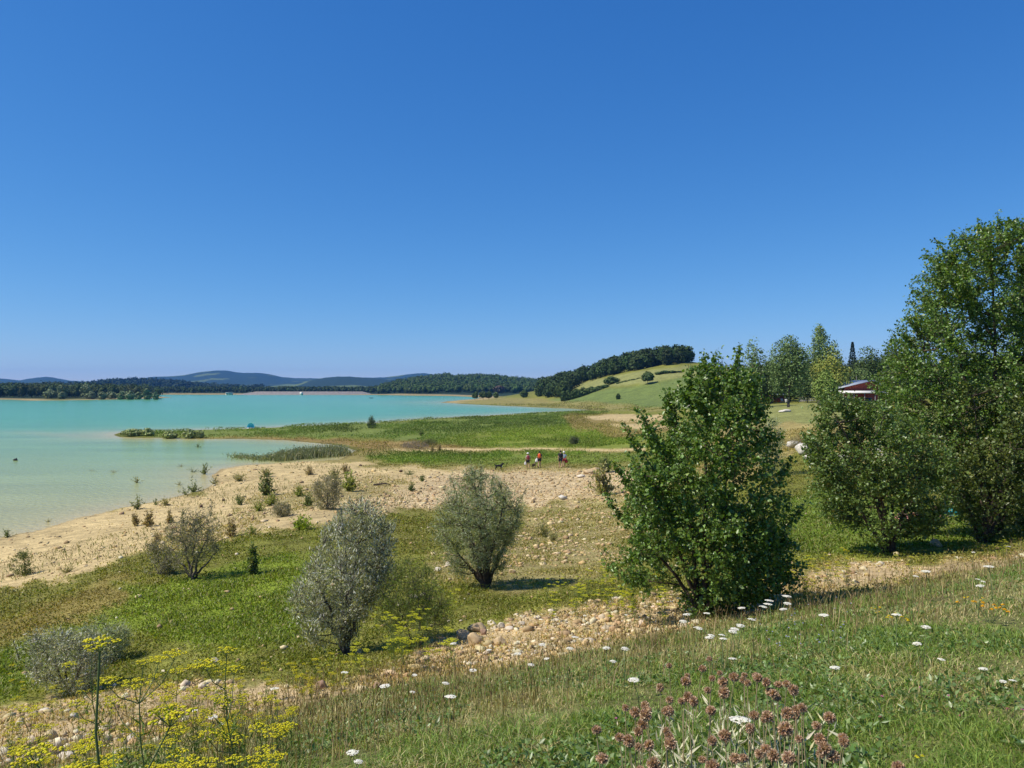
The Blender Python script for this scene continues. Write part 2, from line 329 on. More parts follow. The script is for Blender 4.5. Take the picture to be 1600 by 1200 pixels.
def paint(x, y, z, names=None):
    """ground colour and (per kind) amount at world points"""
    px, py = proj(x, y, z); r = np.hypot(x, y); fr = (y > 0.5)
    dpx = F / np.maximum(r, 1)
    s = sdist(x, y)
    col = np.tile(GRASS * .6 + OLIVE * .4, x.shape + (1,)) if x.ndim else None
    nz = fbm(x / (r * .02 + .15), y / (r * .05 + .3), 7.0, 4)[..., None]
    col = col * (1 + .35 * nz)
    n1 = fbm(px / 28, py / 9, 1.0, 4); n2 = fbm(px / 28, py / 9, 8.0, 4)
    am = {}
    for nm, c, so_, wa, poly in REG:
        d = psdf(px + n1 * wa * 2.5, py + n2 * wa * 1.2, poly, .6, 1.0)
        m = sstep(-so_, so_ * .6, d) * fr
        am[nm] = np.maximum(am.get(nm, 0) * (1 - m), m)
        for k in am:
            if k != nm: am[k] = am[k] * (1 - m)
        col = col * (1 - m[..., None]) + c * m[..., None]
    bk = (1 - sstep(7.2, 9.4, s + 1.0 * fbm(x / 1.5, y / 1.5, 4.0, 3))) 
    for k in am: am[k] = am[k] * (1 - bk)
    am['bank'] = bk
    col = col * (1 - bk[..., None]) + BANK * bk[..., None]
    far = sstep(650, 900, r)[..., None] * (1 - sstep(0, .012, .012 - np.minimum(gsample(GSD, x, y), .012)))[..., None]
    patch = sstep(.24, .34, fbm(x / 260, y / 500, 6., 3))[..., None]
    col = col * (1 - far) + (WOODG * (1 - patch * .7) + FIELD * patch * .7) * far
    return col, am
gc, gam = paint(GX, GY, GZ)
wet = sstep(.02, .0, GSD)[..., None]; wet = np.where(GSD[..., None] < 0.012, .6, 0) * sstep(.012, .002, GSD)[..., None]
shore_sand = (sstep(.035, .012, GSD) * (np.hypot(GX, GY) > 500))[..., None]
gc = gc * (1 - shore_sand * .8) + SAND * .85 * shore_sand * .8
gc = gc * (1 - wet * .6)
m = MB(); nT, nL = GT.shape
idx = np.arange(nT * nL).reshape(nT, nL)
Q = np.stack([idx[:-1, :-1], idx[:-1, 1:], idx[1:, 1:], idx[1:, :-1]], -1).reshape(-1, 4)[:, ::-1]
m.add(np.stack([GX, GY, GZ], -1), Q, gc.reshape(-1, 3))
m.add([(0, 0, float(GZ[:, 0].mean()))], np.zeros((0, 3), int), (.1, .1, .03))
m.f[3].append(np.array([[nT * nL, idx[i + 1, 0], idx[i, 0]] for i in range(nT - 1)]))
def ground_mat():
    g = bpy.data.materials.new('ground'); g.use_nodes = True; t = g.node_tree; p = t.nodes['Principled BSDF']; p.inputs['Roughness'].default_value = .95; p.inputs['Specular IOR Level'].default_value = .1
    a = t.nodes.new('ShaderNodeVertexColor'); a.layer_name = 'Col'; geo = t.nodes.new('ShaderNodeNewGeometry')
    src = a.outputs[0]; hsum = None
    for s_, amt in ((0.12, .18), (1.1, .30), (9.0, .38), (45., .30)):
        n = t.nodes.new('ShaderNodeTexNoise'); n.inputs['Scale'].default_value = s_; n.inputs['Detail'].default_value = 5; n.inputs['Roughness'].default_value = .65
        t.links.new(geo.outputs['Position'], n.inputs['Vector'])
        mr = t.nodes.new('ShaderNodeMapRange'); mr.inputs[1].default_value = .32; mr.inputs[2].default_value = .68; mr.inputs[3].default_value = 1 - amt; mr.inputs[4].default_value = 1 + amt
        t.links.new(n.outputs[0], mr.inputs[0]); v = t.nodes.new('ShaderNodeVectorMath'); v.operation = 'SCALE'
        t.links.new(src, v.inputs[0]); t.links.new(mr.outputs[0], v.inputs['Scale']); src = v.outputs[0]
        if s_ in (1.1, 9.0):
            b = t.nodes.new('ShaderNodeBump'); b.inputs['Strength'].default_value = .8; b.inputs['Distance'].default_value = .12 if s_ < 5 else .03
            t.links.new(n.outputs[0], b.inputs['Height'])
            if hsum: t.links.new(hsum.outputs[0], b.inputs['Normal'])
            hsum = b
    t.links.new(hsum.outputs[0], p.inputs['Normal']); t.links.new(src, p.inputs['Base Color']); return g
tag(m.build('ground', ground_mat(), smooth=True), kind='structure')

# ---------------------------------------------------------------- the lake
def water_mat():
    g = bpy.data.materials.new('water'); g.use_nodes = True; t = g.node_tree; p = t.nodes['Principled BSDF']
    p.inputs['Roughness'].default_value = .16; p.inputs['IOR'].default_value = 1.33; p.inputs['Specular IOR Level'].default_value = .15
    a = t.nodes.new('ShaderNodeVertexColor'); a.layer_name = 'Col'; geo = t.nodes.new('ShaderNodeNewGeometry')
    mp = t.nodes.new('ShaderNodeMapping'); mp.inputs['Scale'].default_value = (.12, .5, 1); t.links.new(geo.outputs['Position'], mp.inputs[0])
    n0 = t.nodes.new('ShaderNodeTexNoise'); n0.inputs['Scale'].default_value = .25; n0.inputs['Detail'].default_value = 6; t.links.new(mp.outputs[0], n0.inputs['Vector'])
    mr = t.nodes.new('ShaderNodeMapRange'); mr.inputs[1].default_value = .3; mr.inputs[2].default_value = .7; mr.inputs[3].default_value = .86; mr.inputs[4].default_value = 1.12
    t.links.new(n0.outputs[0], mr.inputs[0]); v = t.nodes.new('ShaderNodeVectorMath'); v.operation = 'SCALE'; t.links.new(a.outputs[0], v.inputs[0]); t.links.new(mr.outputs[0], v.inputs['Scale'])
    t.links.new(v.outputs[0], p.inputs['Base Color'])
    n1 = t.nodes.new('ShaderNodeTexNoise'); n1.inputs['Scale'].default_value = 2.2; n1.inputs['Detail'].default_value = 4; t.links.new(geo.outputs['Position'], n1.inputs['Vector'])
    b = t.nodes.new('ShaderNodeBump'); b.inputs['Strength'].default_value = 1.0; b.inputs['Distance'].default_value = .16
    t.links.new(n1.outputs[0], b.inputs['Height']); t.links.new(b.outputs[0], p.inputs['Normal']); return g
wt = np.concatenate([np.linspace(R(-100), R(-38), 40, endpoint=False), np.linspace(R(-38), R(20), 400)]); wl = np.linspace(math.log(18), math.log(1500), 400)
WT, WL = np.meshgrid(wt, wl, indexing='ij'); WX, WY = np.exp(WL) * np.sin(WT), np.exp(WL) * np.cos(WT)
wsd = -gsample(GSD, WX, WY); wpx, wpy = proj(WX, WY, 0.0)
DEEP = np.array((.09, .32, .14)); MID = np.array((.24, .345, .135)); NEAR = np.array((.36, .365, .145)); SHAL = np.array((.52, .41, .19))
f1 = sstep(645, 725, wpy + 6 * fbm(wpx / 90, wpy / 12, 2.))[..., None]; f2 = sstep(700, 810, wpy)[..., None]
wc = DEEP * (1 - f1) + MID * f1; wc = wc * (1 - f2) + NEAR * f2
bar = np.exp(-((wpy - (683 - .03 * (190 - wpx) + 3 * fbm(wpx / 50, 0 * wpx, 1.)))/5.0)**2) * sstep(-100, 190, wpx) * (wpx < 260) * .55
sh = (np.maximum(np.exp(-np.maximum(wsd, 0) / .05) * .85 * sstep(1000, 100, np.hypot(WX, WY)), bar))[..., None]
wc = wc * (1 - sh) + SHAL * sh
m = MB(); ii = np.arange(WT.size).reshape(WT.shape)
m.add(np.stack([WX, WY, 0 * WX], -1), np.stack([ii[:-1, :-1], ii[:-1, 1:], ii[1:, 1:], ii[1:, :-1]], -1).reshape(-1, 4)[:, ::-1], wc.reshape(-1, 3))
tag(m.build('lake', water_mat()), kind='structure')

# ---------------------------------------------------------------- trees and bushes close enough to show their leaves
def plant(name, label, cat, base_px, Y, rows, stems, nprim, ntwig, per, leaf, cols, mats, twl=.35, r0=.05, depthk=.85, gap=-.25, gfreq=1.6, upb=.5, group=None, shoots=(), lfold=.25, inner=.5, bz=None, twcol=(.09, .07, .05), leafpart='foliage'):
    """rows: (photo row, left, right) of the crown at distance Y; stems: (photo column, row, depth offset)"""
    global rng
    rng = np.random.default_rng(int(base_px[0] * 7 + base_px[1]))
    bx = (base_px[0] - CX) / F * Y; base = np.array([bx, Y, gz(bx, Y) - .03 if bz is None else bz])
    off = base[2] - (H - (base_px[1] - HY) / F * Y)                  # keep the crown above the real ground
    rw = np.array([(H - (a - HY) / F * Y + off, (b - CX) / F * Y, (c - CX) / F * Y) for a, b, c in rows][::-1], float)
    root = empty(name, base, label, cat, group)
    def env(z): return np.interp(z, rw[:, 0], rw[:, 1]), np.interp(z, rw[:, 0], rw[:, 2])
    def sample(n, rad):
        out = np.zeros((0, 3))
        zz = np.linspace(rw[0, 0], rw[-1, 0], 60); l, r = env(zz); wgt = (r - l)**1.35; cdf = np.cumsum(wgt) / wgt.sum()
        while len(out) < n:
            k = n * 2; z = np.interp(rng.random(k), cdf, zz); l, r = env(z); hw = (r - l) / 2; a = rng.uniform(0, 6.283, k)
            q = rng.random(k)**rad; hw = hw * (1.08 + .30 * fbm(np.cos(a) * 1.3 + 9, np.sin(a) * 1.3 + base[0], z * gfreq * .7, 3))
            x = (l + r) / 2 + hw * q * np.cos(a); y = Y + hw * q * np.sin(a) * depthk
            p = np.stack([x, y, z], 1)
            keep = fbm(x * gfreq, y * gfreq, z * gfreq, 3) > gap + rng.uniform(-.12, .12, k)
            out = np.concatenate([out, p[keep]])
        return out[:n]
    # stems
    tr = MB(); nodes = []; nr_ = []
    SP = []
    for sx, sy, dy in stems:
        e = np.array([(sx - CX) / F * Y, Y + dy, H - (sy - HY) / F * Y + off]); st = base + rng.uniform(-.5, .5, 3) * (r0 * 2, r0 * 2, 0)
        t = np.linspace(0, 1, 12)[:, None]; midp = st * .5 + e * .5 + np.array([(st[0] - e[0]) * .12, (st[1] - e[1]) * .12, 0]) + rng.normal(size=3) * .06
        P = st * (1 - t)**2 + 2 * midp * t * (1 - t) + e * t**2 + rng.normal(size=(12, 3)) * .02 * (t > 0) * (t < 1)
        SP.append(P)
    P = np.array(SP); rr = r0 * (1 - .88 * np.linspace(0, 1, 12))[None] * np.ones((len(P), 1))
    tubes(tr, P, rr, 7); tr.build('trunk', mats[1], root, base, smooth=True)
    nodes = P[:, 1:].reshape(-1, 3)
    def attach(T, nodes, pen):
        d = T[:, None] - nodes[None]; dist = np.linalg.norm(d, axis=2); cost = dist + pen * np.maximum(0, .25 * dist - d[..., 2]); return nodes[np.argmin(cost, 1)]
    def curve(S, T, k, sag):
        t = np.linspace(0, 1, k)[None, :, None]; mid = (S + T) / 2; L = np.linalg.norm(T - S, axis=1)[:, None]
        mid = mid + np.array([0, 0, 1.]) * L * sag + rng.normal(size=S.shape) * L * .07
        return S[:, None] * (1 - t)**2 + 2 * mid[:, None] * t * (1 - t) + T[:, None] * t**2
    br = MB()
    if nprim:
        T = sample(nprim, .5); cx_ = (rw[:, 1:].mean()); T[:, 0] += (np.interp(T[:, 2], rw[:, 0], rw[:, 1:].mean(1)) - T[:, 0]) * .2
        S = attach(T, nodes, 1.5); PP = curve(S, T, 6, -.08); tubes(br, PP, (r0 * .28 * np.linspace(1, .3, 6))[None] * np.ones((nprim, 1)), 4)
        nodes = np.concatenate([nodes, PP[:, 1:].reshape(-1, 3)])
    T = sample(ntwig, inner)
    if len(shoots):
        ex = []; exs = []
        for sx, sy, ln, k in shoots:                       # leading shoots that stand clear of the crown
            e = np.array([(sx - CX) / F * Y, Y + rng.uniform(-.5, .5), H - (sy - HY) / F * Y + off])
            xm = np.interp(e[2] - ln * 1.5, rw[:, 0], rw[:, 1:].mean(1)); dn = np.array([np.clip((xm - e[0]) * .45, -.9, .9), rng.uniform(-.2, .2), -1.]); k = int(k * 2.2)
            ex += [e + dn * ln * j / k + rng.normal(size=3) * leaf[0] * .45 for j in range(k)]; exs += [e + dn * (ln * j / k + .12) for j in range(k)]
            P1 = np.array([e, e + dn * ln * 1.6])[None]; tubes(br, P1, [[.003, .010]], 3)
        T = np.concatenate([T, np.array(ex)])
    S = attach(T, nodes, 1.0)
    if len(shoots): S[-len(exs):] = np.array(exs)
    L = np.linalg.norm(T - S, axis=1, keepdims=True); S = np.where(L > twl * 3, T + (S - T) / L * twl * 3, S)
    PP = curve(S, T, 4, -.06); tubes(br, PP, (np.array([1, .8, .55, .25]) * r0 * .035 + .0012)[None] * np.ones((len(T), 1)), 3)
    br.build('branches', mats[1], root, base)
    # leaves
    per = int(per * 1.35); n = len(T) * per; D = nrm(T - S); D[:, 2] += upb * .3; D = nrm(D)
    u = rng.random(n) * twl; Tp = np.repeat(T, per, 0) - np.repeat(D, per, 0) * u[:, None] + rng.normal(size=(n, 3)) * leaf[0] * .55
    ax = nrm(np.repeat(D, per, 0) * upb + rand_dir(n) + np.array([0, 0, leaf[2]])); nr = rand_dir(n, .7)
    ci = rng.choice(len(cols), n, p=[c[1] for c in cols]); cc = jit(np.array([c[0] for c in cols])[ci], n)
    lf = MB(); sz = rng.uniform(.5, 1.35, n)
    leaves(lf, Tp, ax, nr, leaf[0] * sz, leaf[1] * sz, cc, lfold); lf.build(leafpart, mats[0], root, base)
    return root
POP = [((.088, .160, .024), .46), ((.135, .225, .038), .34), ((.23, .34, .09), .18), ((.24, .25, .06), .02)]
WIL = [((.32, .36, .20), .5), ((.46, .48, .31), .35), ((.20, .25, .10), .15)]
SIL = [((.33, .34, .235), .46), ((.66, .66, .57), .31), ((.18, .19, .115), .23)]
DRK = [((.25, .23, .15), .5), ((.33, .30, .21), .3), ((.14, .15, .08), .2)]
ML = (M_leaf, M_bark); MD = (M_dull, M_bark); MG = (M_dull, M_bark2)
plant('poplar_bush', 'dark glossy green young poplar standing alone at the centre right of the bank', 'tree', (1098, 948), 13,
      [(552, 1082, 1152), (575, 1062, 1182), (605, 1036, 1204), (640, 1000, 1212), (680, 984, 1222), (720, 974, 1236), (765, 954, 1242), (800, 948, 1238), (850, 958, 1232), (885, 980, 1220), (915, 1012, 1190), (938, 1045, 1165)],
      [(1110, 560, 0), (1060, 640, .5), (1160, 600, -.4), (1000, 720, -.5), (1210, 720, .3), (1090, 680, 1.0), (980, 800, .1), (1215, 820, -.3), (1120, 700, -1.1), (1150, 800, .9)],
      120, 2900, 12, (.058, .052, -.35), POP, ML, twl=.32, r0=.045, gap=-.05, gfreq=1.15, inner=.42,
      shoots=[(1150, 518, 1.0, 13), (1125, 526, .9, 12), (1098, 530, .8, 11), (1074, 550, .7, 9), (1112, 540, .6, 8), (1138, 540, .6, 8), (1165, 548, .5, 6), (1185, 560, .4, 5), (1203, 590, .4, 4), (988, 612, .8, 9), (1003, 640, .5, 6), (968, 640, .5, 5), (955, 700, .5, 5), (1045, 590, .4, 5), (1238, 690, .3, 4), (948, 755, .4, 5), (1250, 760, .3, 4)])
plant('poplar_tree', 'tallest dark green poplar at the right edge of the view', 'tree', (1560, 848), 23,
      [(356, 1520, 1600), (380, 1472, 1640), (410, 1456, 1660), (450, 1442, 1680), (490, 1428, 1700), (530, 1400, 1710), (570, 1386, 1715), (620, 1385, 1710), (680, 1392, 1710), (740, 1425, 1700), (790, 1480, 1680), (825, 1510, 1640)],
      [(1545, 370, 0), (1480, 450, .5), (1620, 430, -.4), (1430, 560, -.5), (1680, 560, .3), (1500, 600, 1.0), (1590, 600, -.8), (1450, 700, .6)],
      190, 7400, 11, (.078, .068, -.35), POP, ML, twl=.5, r0=.10, gap=-.08, gfreq=.85, inner=.40,
      shoots=[(1548, 345, .7, 6), (1530, 352, .7, 6), (1565, 358, .7, 6), (1460, 380, 1.0, 9), (1484, 378, .9, 8), (1505, 372, .7, 6), (1598, 345, 1.2, 10), (1580, 372, .9, 8), (1440, 440, .6, 5), (1432, 480, .6, 5), (1388, 520, .6, 7), (1408, 505, .6, 6)])
plant('poplar_tree', 'poplar cut off by the right edge, behind the tallest one', 'tree', (1690, 850), 26,
      [(300, 1640, 1700), (380, 1600, 1760), (500, 1580, 1800), (650, 1570, 1810), (780, 1590, 1800), (830, 1620, 1760)],
      [(1670, 330, 0), (1610, 480, .5), (1760, 480, -.4), (1620, 640, -.5), (1760, 640, .3)],
      70, 1500, 8, (.10, .09, -.35), POP, ML, twl=.5, r0=.11, gap=-.2, gfreq=.9, inner=.4)
plant('poplar_bush', 'wide many-stemmed poplar bush between the lone poplar and the tallest one', 'tree', (1392, 862), 20,
      [(606, 1282, 1325), (634, 1258, 1415), (668, 1250, 1478), (720, 1262, 1490), (760, 1262, 1490), (800, 1282, 1482), (832, 1310, 1462)],
      [(1300, 635, 0), (1350, 670, .5), (1440, 680, -.4), (1280, 720, -.5), (1470, 720, .3), (1380, 680, 1.0), (1330, 700, -.8), (1420, 740, .6)],
      110, 2700, 11, (.068, .060, -.35), [((.10, .165, .032), .5), ((.145, .22, .05), .33), ((.23, .31, .10), .14), ((.28, .25, .06), .03)], ML, twl=.4, r0=.07, gap=-.04, gfreq=.95, inner=.42,
      shoots=[(1296, 600, .9, 9), (1262, 640, .6, 6), (1255, 670, .5, 5)])
plant('poplar_bush', 'yellowish green poplar bush in front of the tallest poplar', 'tree', (1535, 852), 21,
      [(590, 1490, 1560), (640, 1470, 1620), (690, 1465, 1650), (740, 1475, 1650), (790, 1490, 1640), (825, 1510, 1610), (842, 1525, 1580)],
      [(1520, 620, 0), (1480, 680, .5), (1600, 660, -.4), (1630, 740, .3), (1550, 700, -.8)],
      70, 1500, 8, (.078, .068, -.35), [((.10, .14, .03), .5), ((.14, .18, .045), .38), ((.19, .23, .07), .10), ((.26, .24, .06), .02)], ML, twl=.4, r0=.06, gap=-.12, gfreq=1.2, inner=.42)
plant('willow_tree', 'silvery white leafed round willow leaning right over the yellow flowers', 'tree', (541, 1040), 13,
      [(795, 540, 590), (812, 522, 602), (840, 504, 614), (880, 484, 622), (915, 468, 620), (945, 458, 606), (968, 460, 590), (992, 468, 572), (1008, 486, 560)],
      [(570, 820, 0), (530, 840, .3), (600, 880, -.3), (490, 900, -.2), (520, 900, .5), (470, 950, .1), (560, 900, -.5)],
      90, 2300, 9, (.060, .015, .3), SIL, MG, twl=.26, r0=.042, gap=-.27, gfreq=1.9, upb=1.6, inner=.45, lfold=.1,
      shoots=[(562, 790, .3, 5), (590, 812, .25, 4), (540, 800, .25, 4), (612, 832, .25, 4)])
plant('willow_tree', 'grey green willow on three stout trunks left of the lone poplar', 'tree', (757, 920), 20,
      [(730, 722, 752), (748, 704, 782), (772, 686, 812), (800, 674, 824), (830, 672, 818), (850, 680, 804), (868, 690, 796), (890, 708, 786)],
      [(740, 750, 0), (700, 790, .3), (790, 780, -.3), (810, 810, .2), (720, 800, .6), (760, 780, -.6), (700, 850, .1)],
      100, 2700, 9, (.068, .017, .1), WIL, MD, twl=.34, r0=.075, gap=-.22, gfreq=1.3, upb=1.2, inner=.45, lfold=.1,
      shoots=[(735, 722, .4, 6), (752, 724, .4, 6), (824, 765, .4, 5), (700, 745, .35, 5), (772, 738, .3, 5)])
plant('small_tree', 'thin sparse grey tree with a single bare trunk on the bright lawn near the sand', 'tree', (301, 908), 24,
      [(792, 292, 322), (812, 268, 340), (838, 254, 345), (862, 252, 344), (880, 262, 335), (892, 280, 320)],
      [(305, 815, 0), (275, 830, .3), (335, 830, -.3), (260, 860, .2), (335, 865, .4)],
      60, 620, 7, (.075, .022, .1), DRK, MG, twl=.3, r0=.05, gap=-.1, gfreq=1.6, upb=1.2, inner=.5, lfold=.1, shoots=[(322, 785, .4, 4), (295, 792, .4, 4)])
plant('bush', 'low grey bush left of the thin sparse tree', 'bush', (250, 903), 25,
      [(848, 232, 256), (866, 222, 272), (885, 220, 280), (900, 232, 272)], [(240, 855, 0), (225, 870, .2), (270, 870, -.2), (255, 865, .3)],
      30, 430, 7, (.07, .02, .1), DRK, MG, twl=.3, r0=.025, gap=-.15, upb=1.2, lfold=.1)
plant('bush', 'silver grey bush in the lower left with dark shade beneath', 'bush', (108, 1098), 13.5,
      [(996, 48, 132), (1018, 42, 158), (1042, 46, 166), (1066, 62, 158), (1086, 84, 142)], [(60, 1010, 0), (100, 1000, .2), (150, 1010, -.2), (130, 1030, .4), (70, 1050, -.3)],
      60, 1150, 8, (.052, .013, .1), SIL, MG, twl=.24, r0=.025, gap=-.25, gfreq=2.4, upb=1.2, lfold=.1, shoots=[(48, 995, .2, 4), (88, 992, .2, 4)])
plant('bush', 'grey green bush just behind and right of the lower left bush', 'bush', (160, 1036), 16,
      [(956, 158, 184), (972, 138, 200), (992, 128, 204), (1012, 126, 198), (1028, 140, 184)], [(170, 962, 0), (140, 985, .2), (195, 980, -.2)],
      40, 700, 8, (.058, .015, .1), WIL, MG, twl=.28, r0=.025, gap=-.2, gfreq=2.0, upb=1.2, lfold=.1)
plant('bush', 'round dark grey bush on the bare sand of the shore', 'bush', (512, 798), 44,
      [(743, 500, 522), (755, 488, 534), (772, 485, 536), (788, 492, 530), (796, 500, 522)], [(510, 750, 0), (495, 765, .3), (527, 765, -.3)],
      40, 620, 7, (.11, .03, .1), DRK, MG, twl=.4, r0=.04, gap=-.35, upb=1.0, lfold=.1, inner=.4)
plant('bush', 'low dome shaped grey bush on the sand left of the round one', 'bush', (441, 812), 41,
      [(787, 432, 450), (795, 424, 456), (804, 424, 457), (810, 430, 452)], [(440, 792, 0), (430, 798, .2), (452, 798, -.2)],
      20, 330, 7, (.09, .025, .1), DRK, MG, twl=.3, r0=.025, gap=-.35, upb=1.0, lfold=.1)
plant('bush', 'small green bush at the left edge where sand meets grass', 'bush', (35, 917), 33,
      [(878, 28, 44), (890, 18, 52), (904, 16, 54), (914, 26, 46)], [(36, 882, 0), (22, 895, .2), (50, 893, -.2)],
      20, 200, 6, (.085, .03, .1), [((.13, .16, .05), .6), ((.19, .21, .08), .4)], MG, twl=.3, r0=.02, gap=-.1, upb=1.2, lfold=.1)
plant('bush', 'green shrub with drooping bare stems right behind the lone poplar', 'bush', (1195, 905), 17,
      [(840, 1180, 1212), (856, 1160, 1225), (875, 1160, 1228), (892, 1175, 1215)], [(1200, 845, 0), (1175, 860, .2), (1222, 858, -.2), (1165, 875, .1)],
      25, 280, 6, (.06, .03, -.1), [((.10, .12, .03), .6), ((.17, .18, .06), .4)], ML, twl=.3, r0=.02, gap=-.2, upb=.8)
plant('bush', 'grey green shrub rising behind the right side of the lone poplar', 'bush', (1205, 735), 48,
      [(640, 1190, 1216), (660, 1180, 1226), (690, 1178, 1228), (720, 1185, 1222)], [(1203, 650, 0), (1190, 670, .3), (1218, 680, -.3)],
      30, 420, 7, (.12, .035, .1), WIL, MG, twl=.5, r0=.05, gap=-.25, upb=1.2, lfold=.1)
plant('bush', 'pale dry shrub beside the white boulders', 'bush', (1255, 690), 62,
      [(668, 1240, 1262), (676, 1234, 1270), (686, 1236, 1268)], [(1250, 672, 0)], 15, 160, 6, (.12, .03, .1), [((.26, .20, .11), .6), ((.18, .18, .09), .4)], MG, twl=.4, r0=.03, gap=-.3, lfold=.1)
plant('bush', 'grey lilac dry bush in the brown strip beyond the sand', 'bush', (655, 703), 115,
      [(689, 638, 662), (694, 626, 672), (700, 624, 674)], [(650, 691, 0), (635, 695, .3), (665, 695, -.3)], 15, 260, 6, (.2, .06, .1), [((.26, .21, .18), .7), ((.20, .18, .12), .3)], MG, twl=.5, r0=.05, gap=-.4, lfold=.1)
plant('bush', 'dark green bush at the right end of the brown strip beyond the sand', 'bush', (668, 698), 122,
      [(686, 662, 676), (691, 656, 684), (696, 656, 684)], [(668, 688, 0)], 12, 180, 6, (.2, .07, .1), [((.13, .14, .05), .7), ((.20, .18, .09), .3)], MG, twl=.5, r0=.05, gap=-.4, lfold=.1)
plant('bush', 'lone dark round bush in the bright green meadow above the walkers', 'bush', (897, 698), 116,
      [(684, 892, 901), (688, 889, 905), (694, 890, 904)], [(897, 686, 0)], 12, 220, 6, (.2, .07, .1), [((.10, .12, .06), .7), ((.17, .18, .11), .3)], MG, twl=.4, r0=.04, gap=-.4, lfold=.1)
plant('small_tree', 'small pointed tree standing up from the green spit against the water', 'tree', (580, 667), 178,
      [(648, 578, 582), (655, 575, 585), (661, 573, 588), (665, 574, 590)], [(580, 650, 0)], 12, 200, 6, (.28, .11, .1), [((.08, .12, .05), .7), ((.13, .16, .08), .3)], MG, twl=.5, r0=.08, gap=-.4, lfold=.1)

plant('bush', 'feathery green thicket with yellow flowers right of the silvery willow', 'bush', (650, 1048), 12.4,
      [(905, 620, 668), (930, 596, 690), (960, 588, 704), (990, 590, 710), (1015, 600, 706), (1035, 618, 690)], [(640, 915, 0), (610, 945, .2), (680, 940, -.2), (695, 985, .3), (600, 1000, -.1)],
      50, 1000, 9, (.045, .010, .3), [((.13, .18, .04), .55), ((.19, .24, .05), .3), ((.10, .11, .04), .15)], MG, twl=.25, r0=.016, gap=-.12, gfreq=2.2, upb=1.0, lfold=.1)
# small plants dotted over the sand: column, foot row, width, height, look
SPR = [(415, 774, 24, 32, 0, 'dark green leafy plant on the sand, tallest left of the round grey bush'), (467, 776, 13, 16, 1, 'small bright green plant on the sand between the dark plant and the round bush'),
       (482, 791, 15, 20, 0, 'small plant close to the foot of the round grey bush, on its left'), (547, 768, 24, 30, 1, 'yellow green plant right of the round grey bush'),
       (375, 789, 20, 16, 0, 'dark low plant on the sand near the water, left of the tall leafy plant'), (405, 799, 22, 16, 1, 'spreading green plant left of the low dome shaped bush'),
       (424, 790, 18, 20, 1, 'pale green plant just above the low dome shaped bush'), (416, 745, 14, 16, 3, 'pale thin weed high on the sand spit'), (374, 752, 22, 14, 3, 'wide pale weed patch at the tip of the sand'),
       (483, 742, 14, 14, 2, 'reddish dry weed on the sand above the round bush'), (540, 740, 14, 16, 2, 'brown dry weed on the sand right above the round bush'), (660, 752, 10, 10, 0, 'tiny green plant on the stones left of the grey willow'),
       (643, 768, 12, 14, 0, 'tiny dark plant on the stony ground'), (640, 742, 18, 8, 0, 'flat green weed near the far edge of the stones'), (524, 748, 24, 18, 3, 'loose olive weed behind the round grey bush'),
       (395, 898, 12, 44, 0, 'thin upright seedling on the lawn right of the sparse tree'), (362, 838, 16, 26, 2, 'dry brown stalk clump at the edge of the lawn'), (232, 823, 14, 24, 2, 'rusty dry weed on the lower sand'),
       (212, 822, 12, 20, 2, 'thin dry weed on the lower sand'), (265, 818, 10, 20, 2, 'dry weed on the sand left of the sparse tree'), (105, 895, 26, 12, 3, 'flat dull weed where the sand meets the lawn at the left'),
       (848, 838, 20, 20, 3, 'pale green weed on the stones right of the grey willow'), (785, 797, 30, 22, 3, 'dry shrub partly hidden by the grey willow'), (942, 775, 34, 46, 3, 'grey green weed touching the left side of the lone poplar'),
       (948, 738, 20, 26, 0, 'green plant by the rock pile left of the lone poplar'), (865, 845, 14, 14, 3, 'small olive weed on the stones'), (687, 705, 6, 10, 2, 'dark brown stalk at the edge of the green meadow'),
       (675, 706, 6, 10, 2, 'brown stalk left of its neighbour at the meadow edge'), (658, 681, 8, 8, 0, 'small dark round bush on the green spit'), (575, 842, 20, 30, 0, 'weed behind the top of the silvery willow'),
       (245, 850, 14, 16, 2, 'brown weed above the low grey bush'), (520, 832, 22, 16, 1, 'fresh green tuft at the lawn edge behind the silvery willow'), (395, 836, 30, 16, 1, 'fresh green tuft at the upper edge of the bright lawn')]
SPC = [[((.12, .17, .045), .6), ((.23, .25, .09), .4)], [((.24, .29, .05), .6), ((.33, .34, .09), .4)], [((.32, .25, .12), .6), ((.40, .32, .17), .4)], [((.30, .29, .11), .6), ((.40, .36, .17), .4)]]
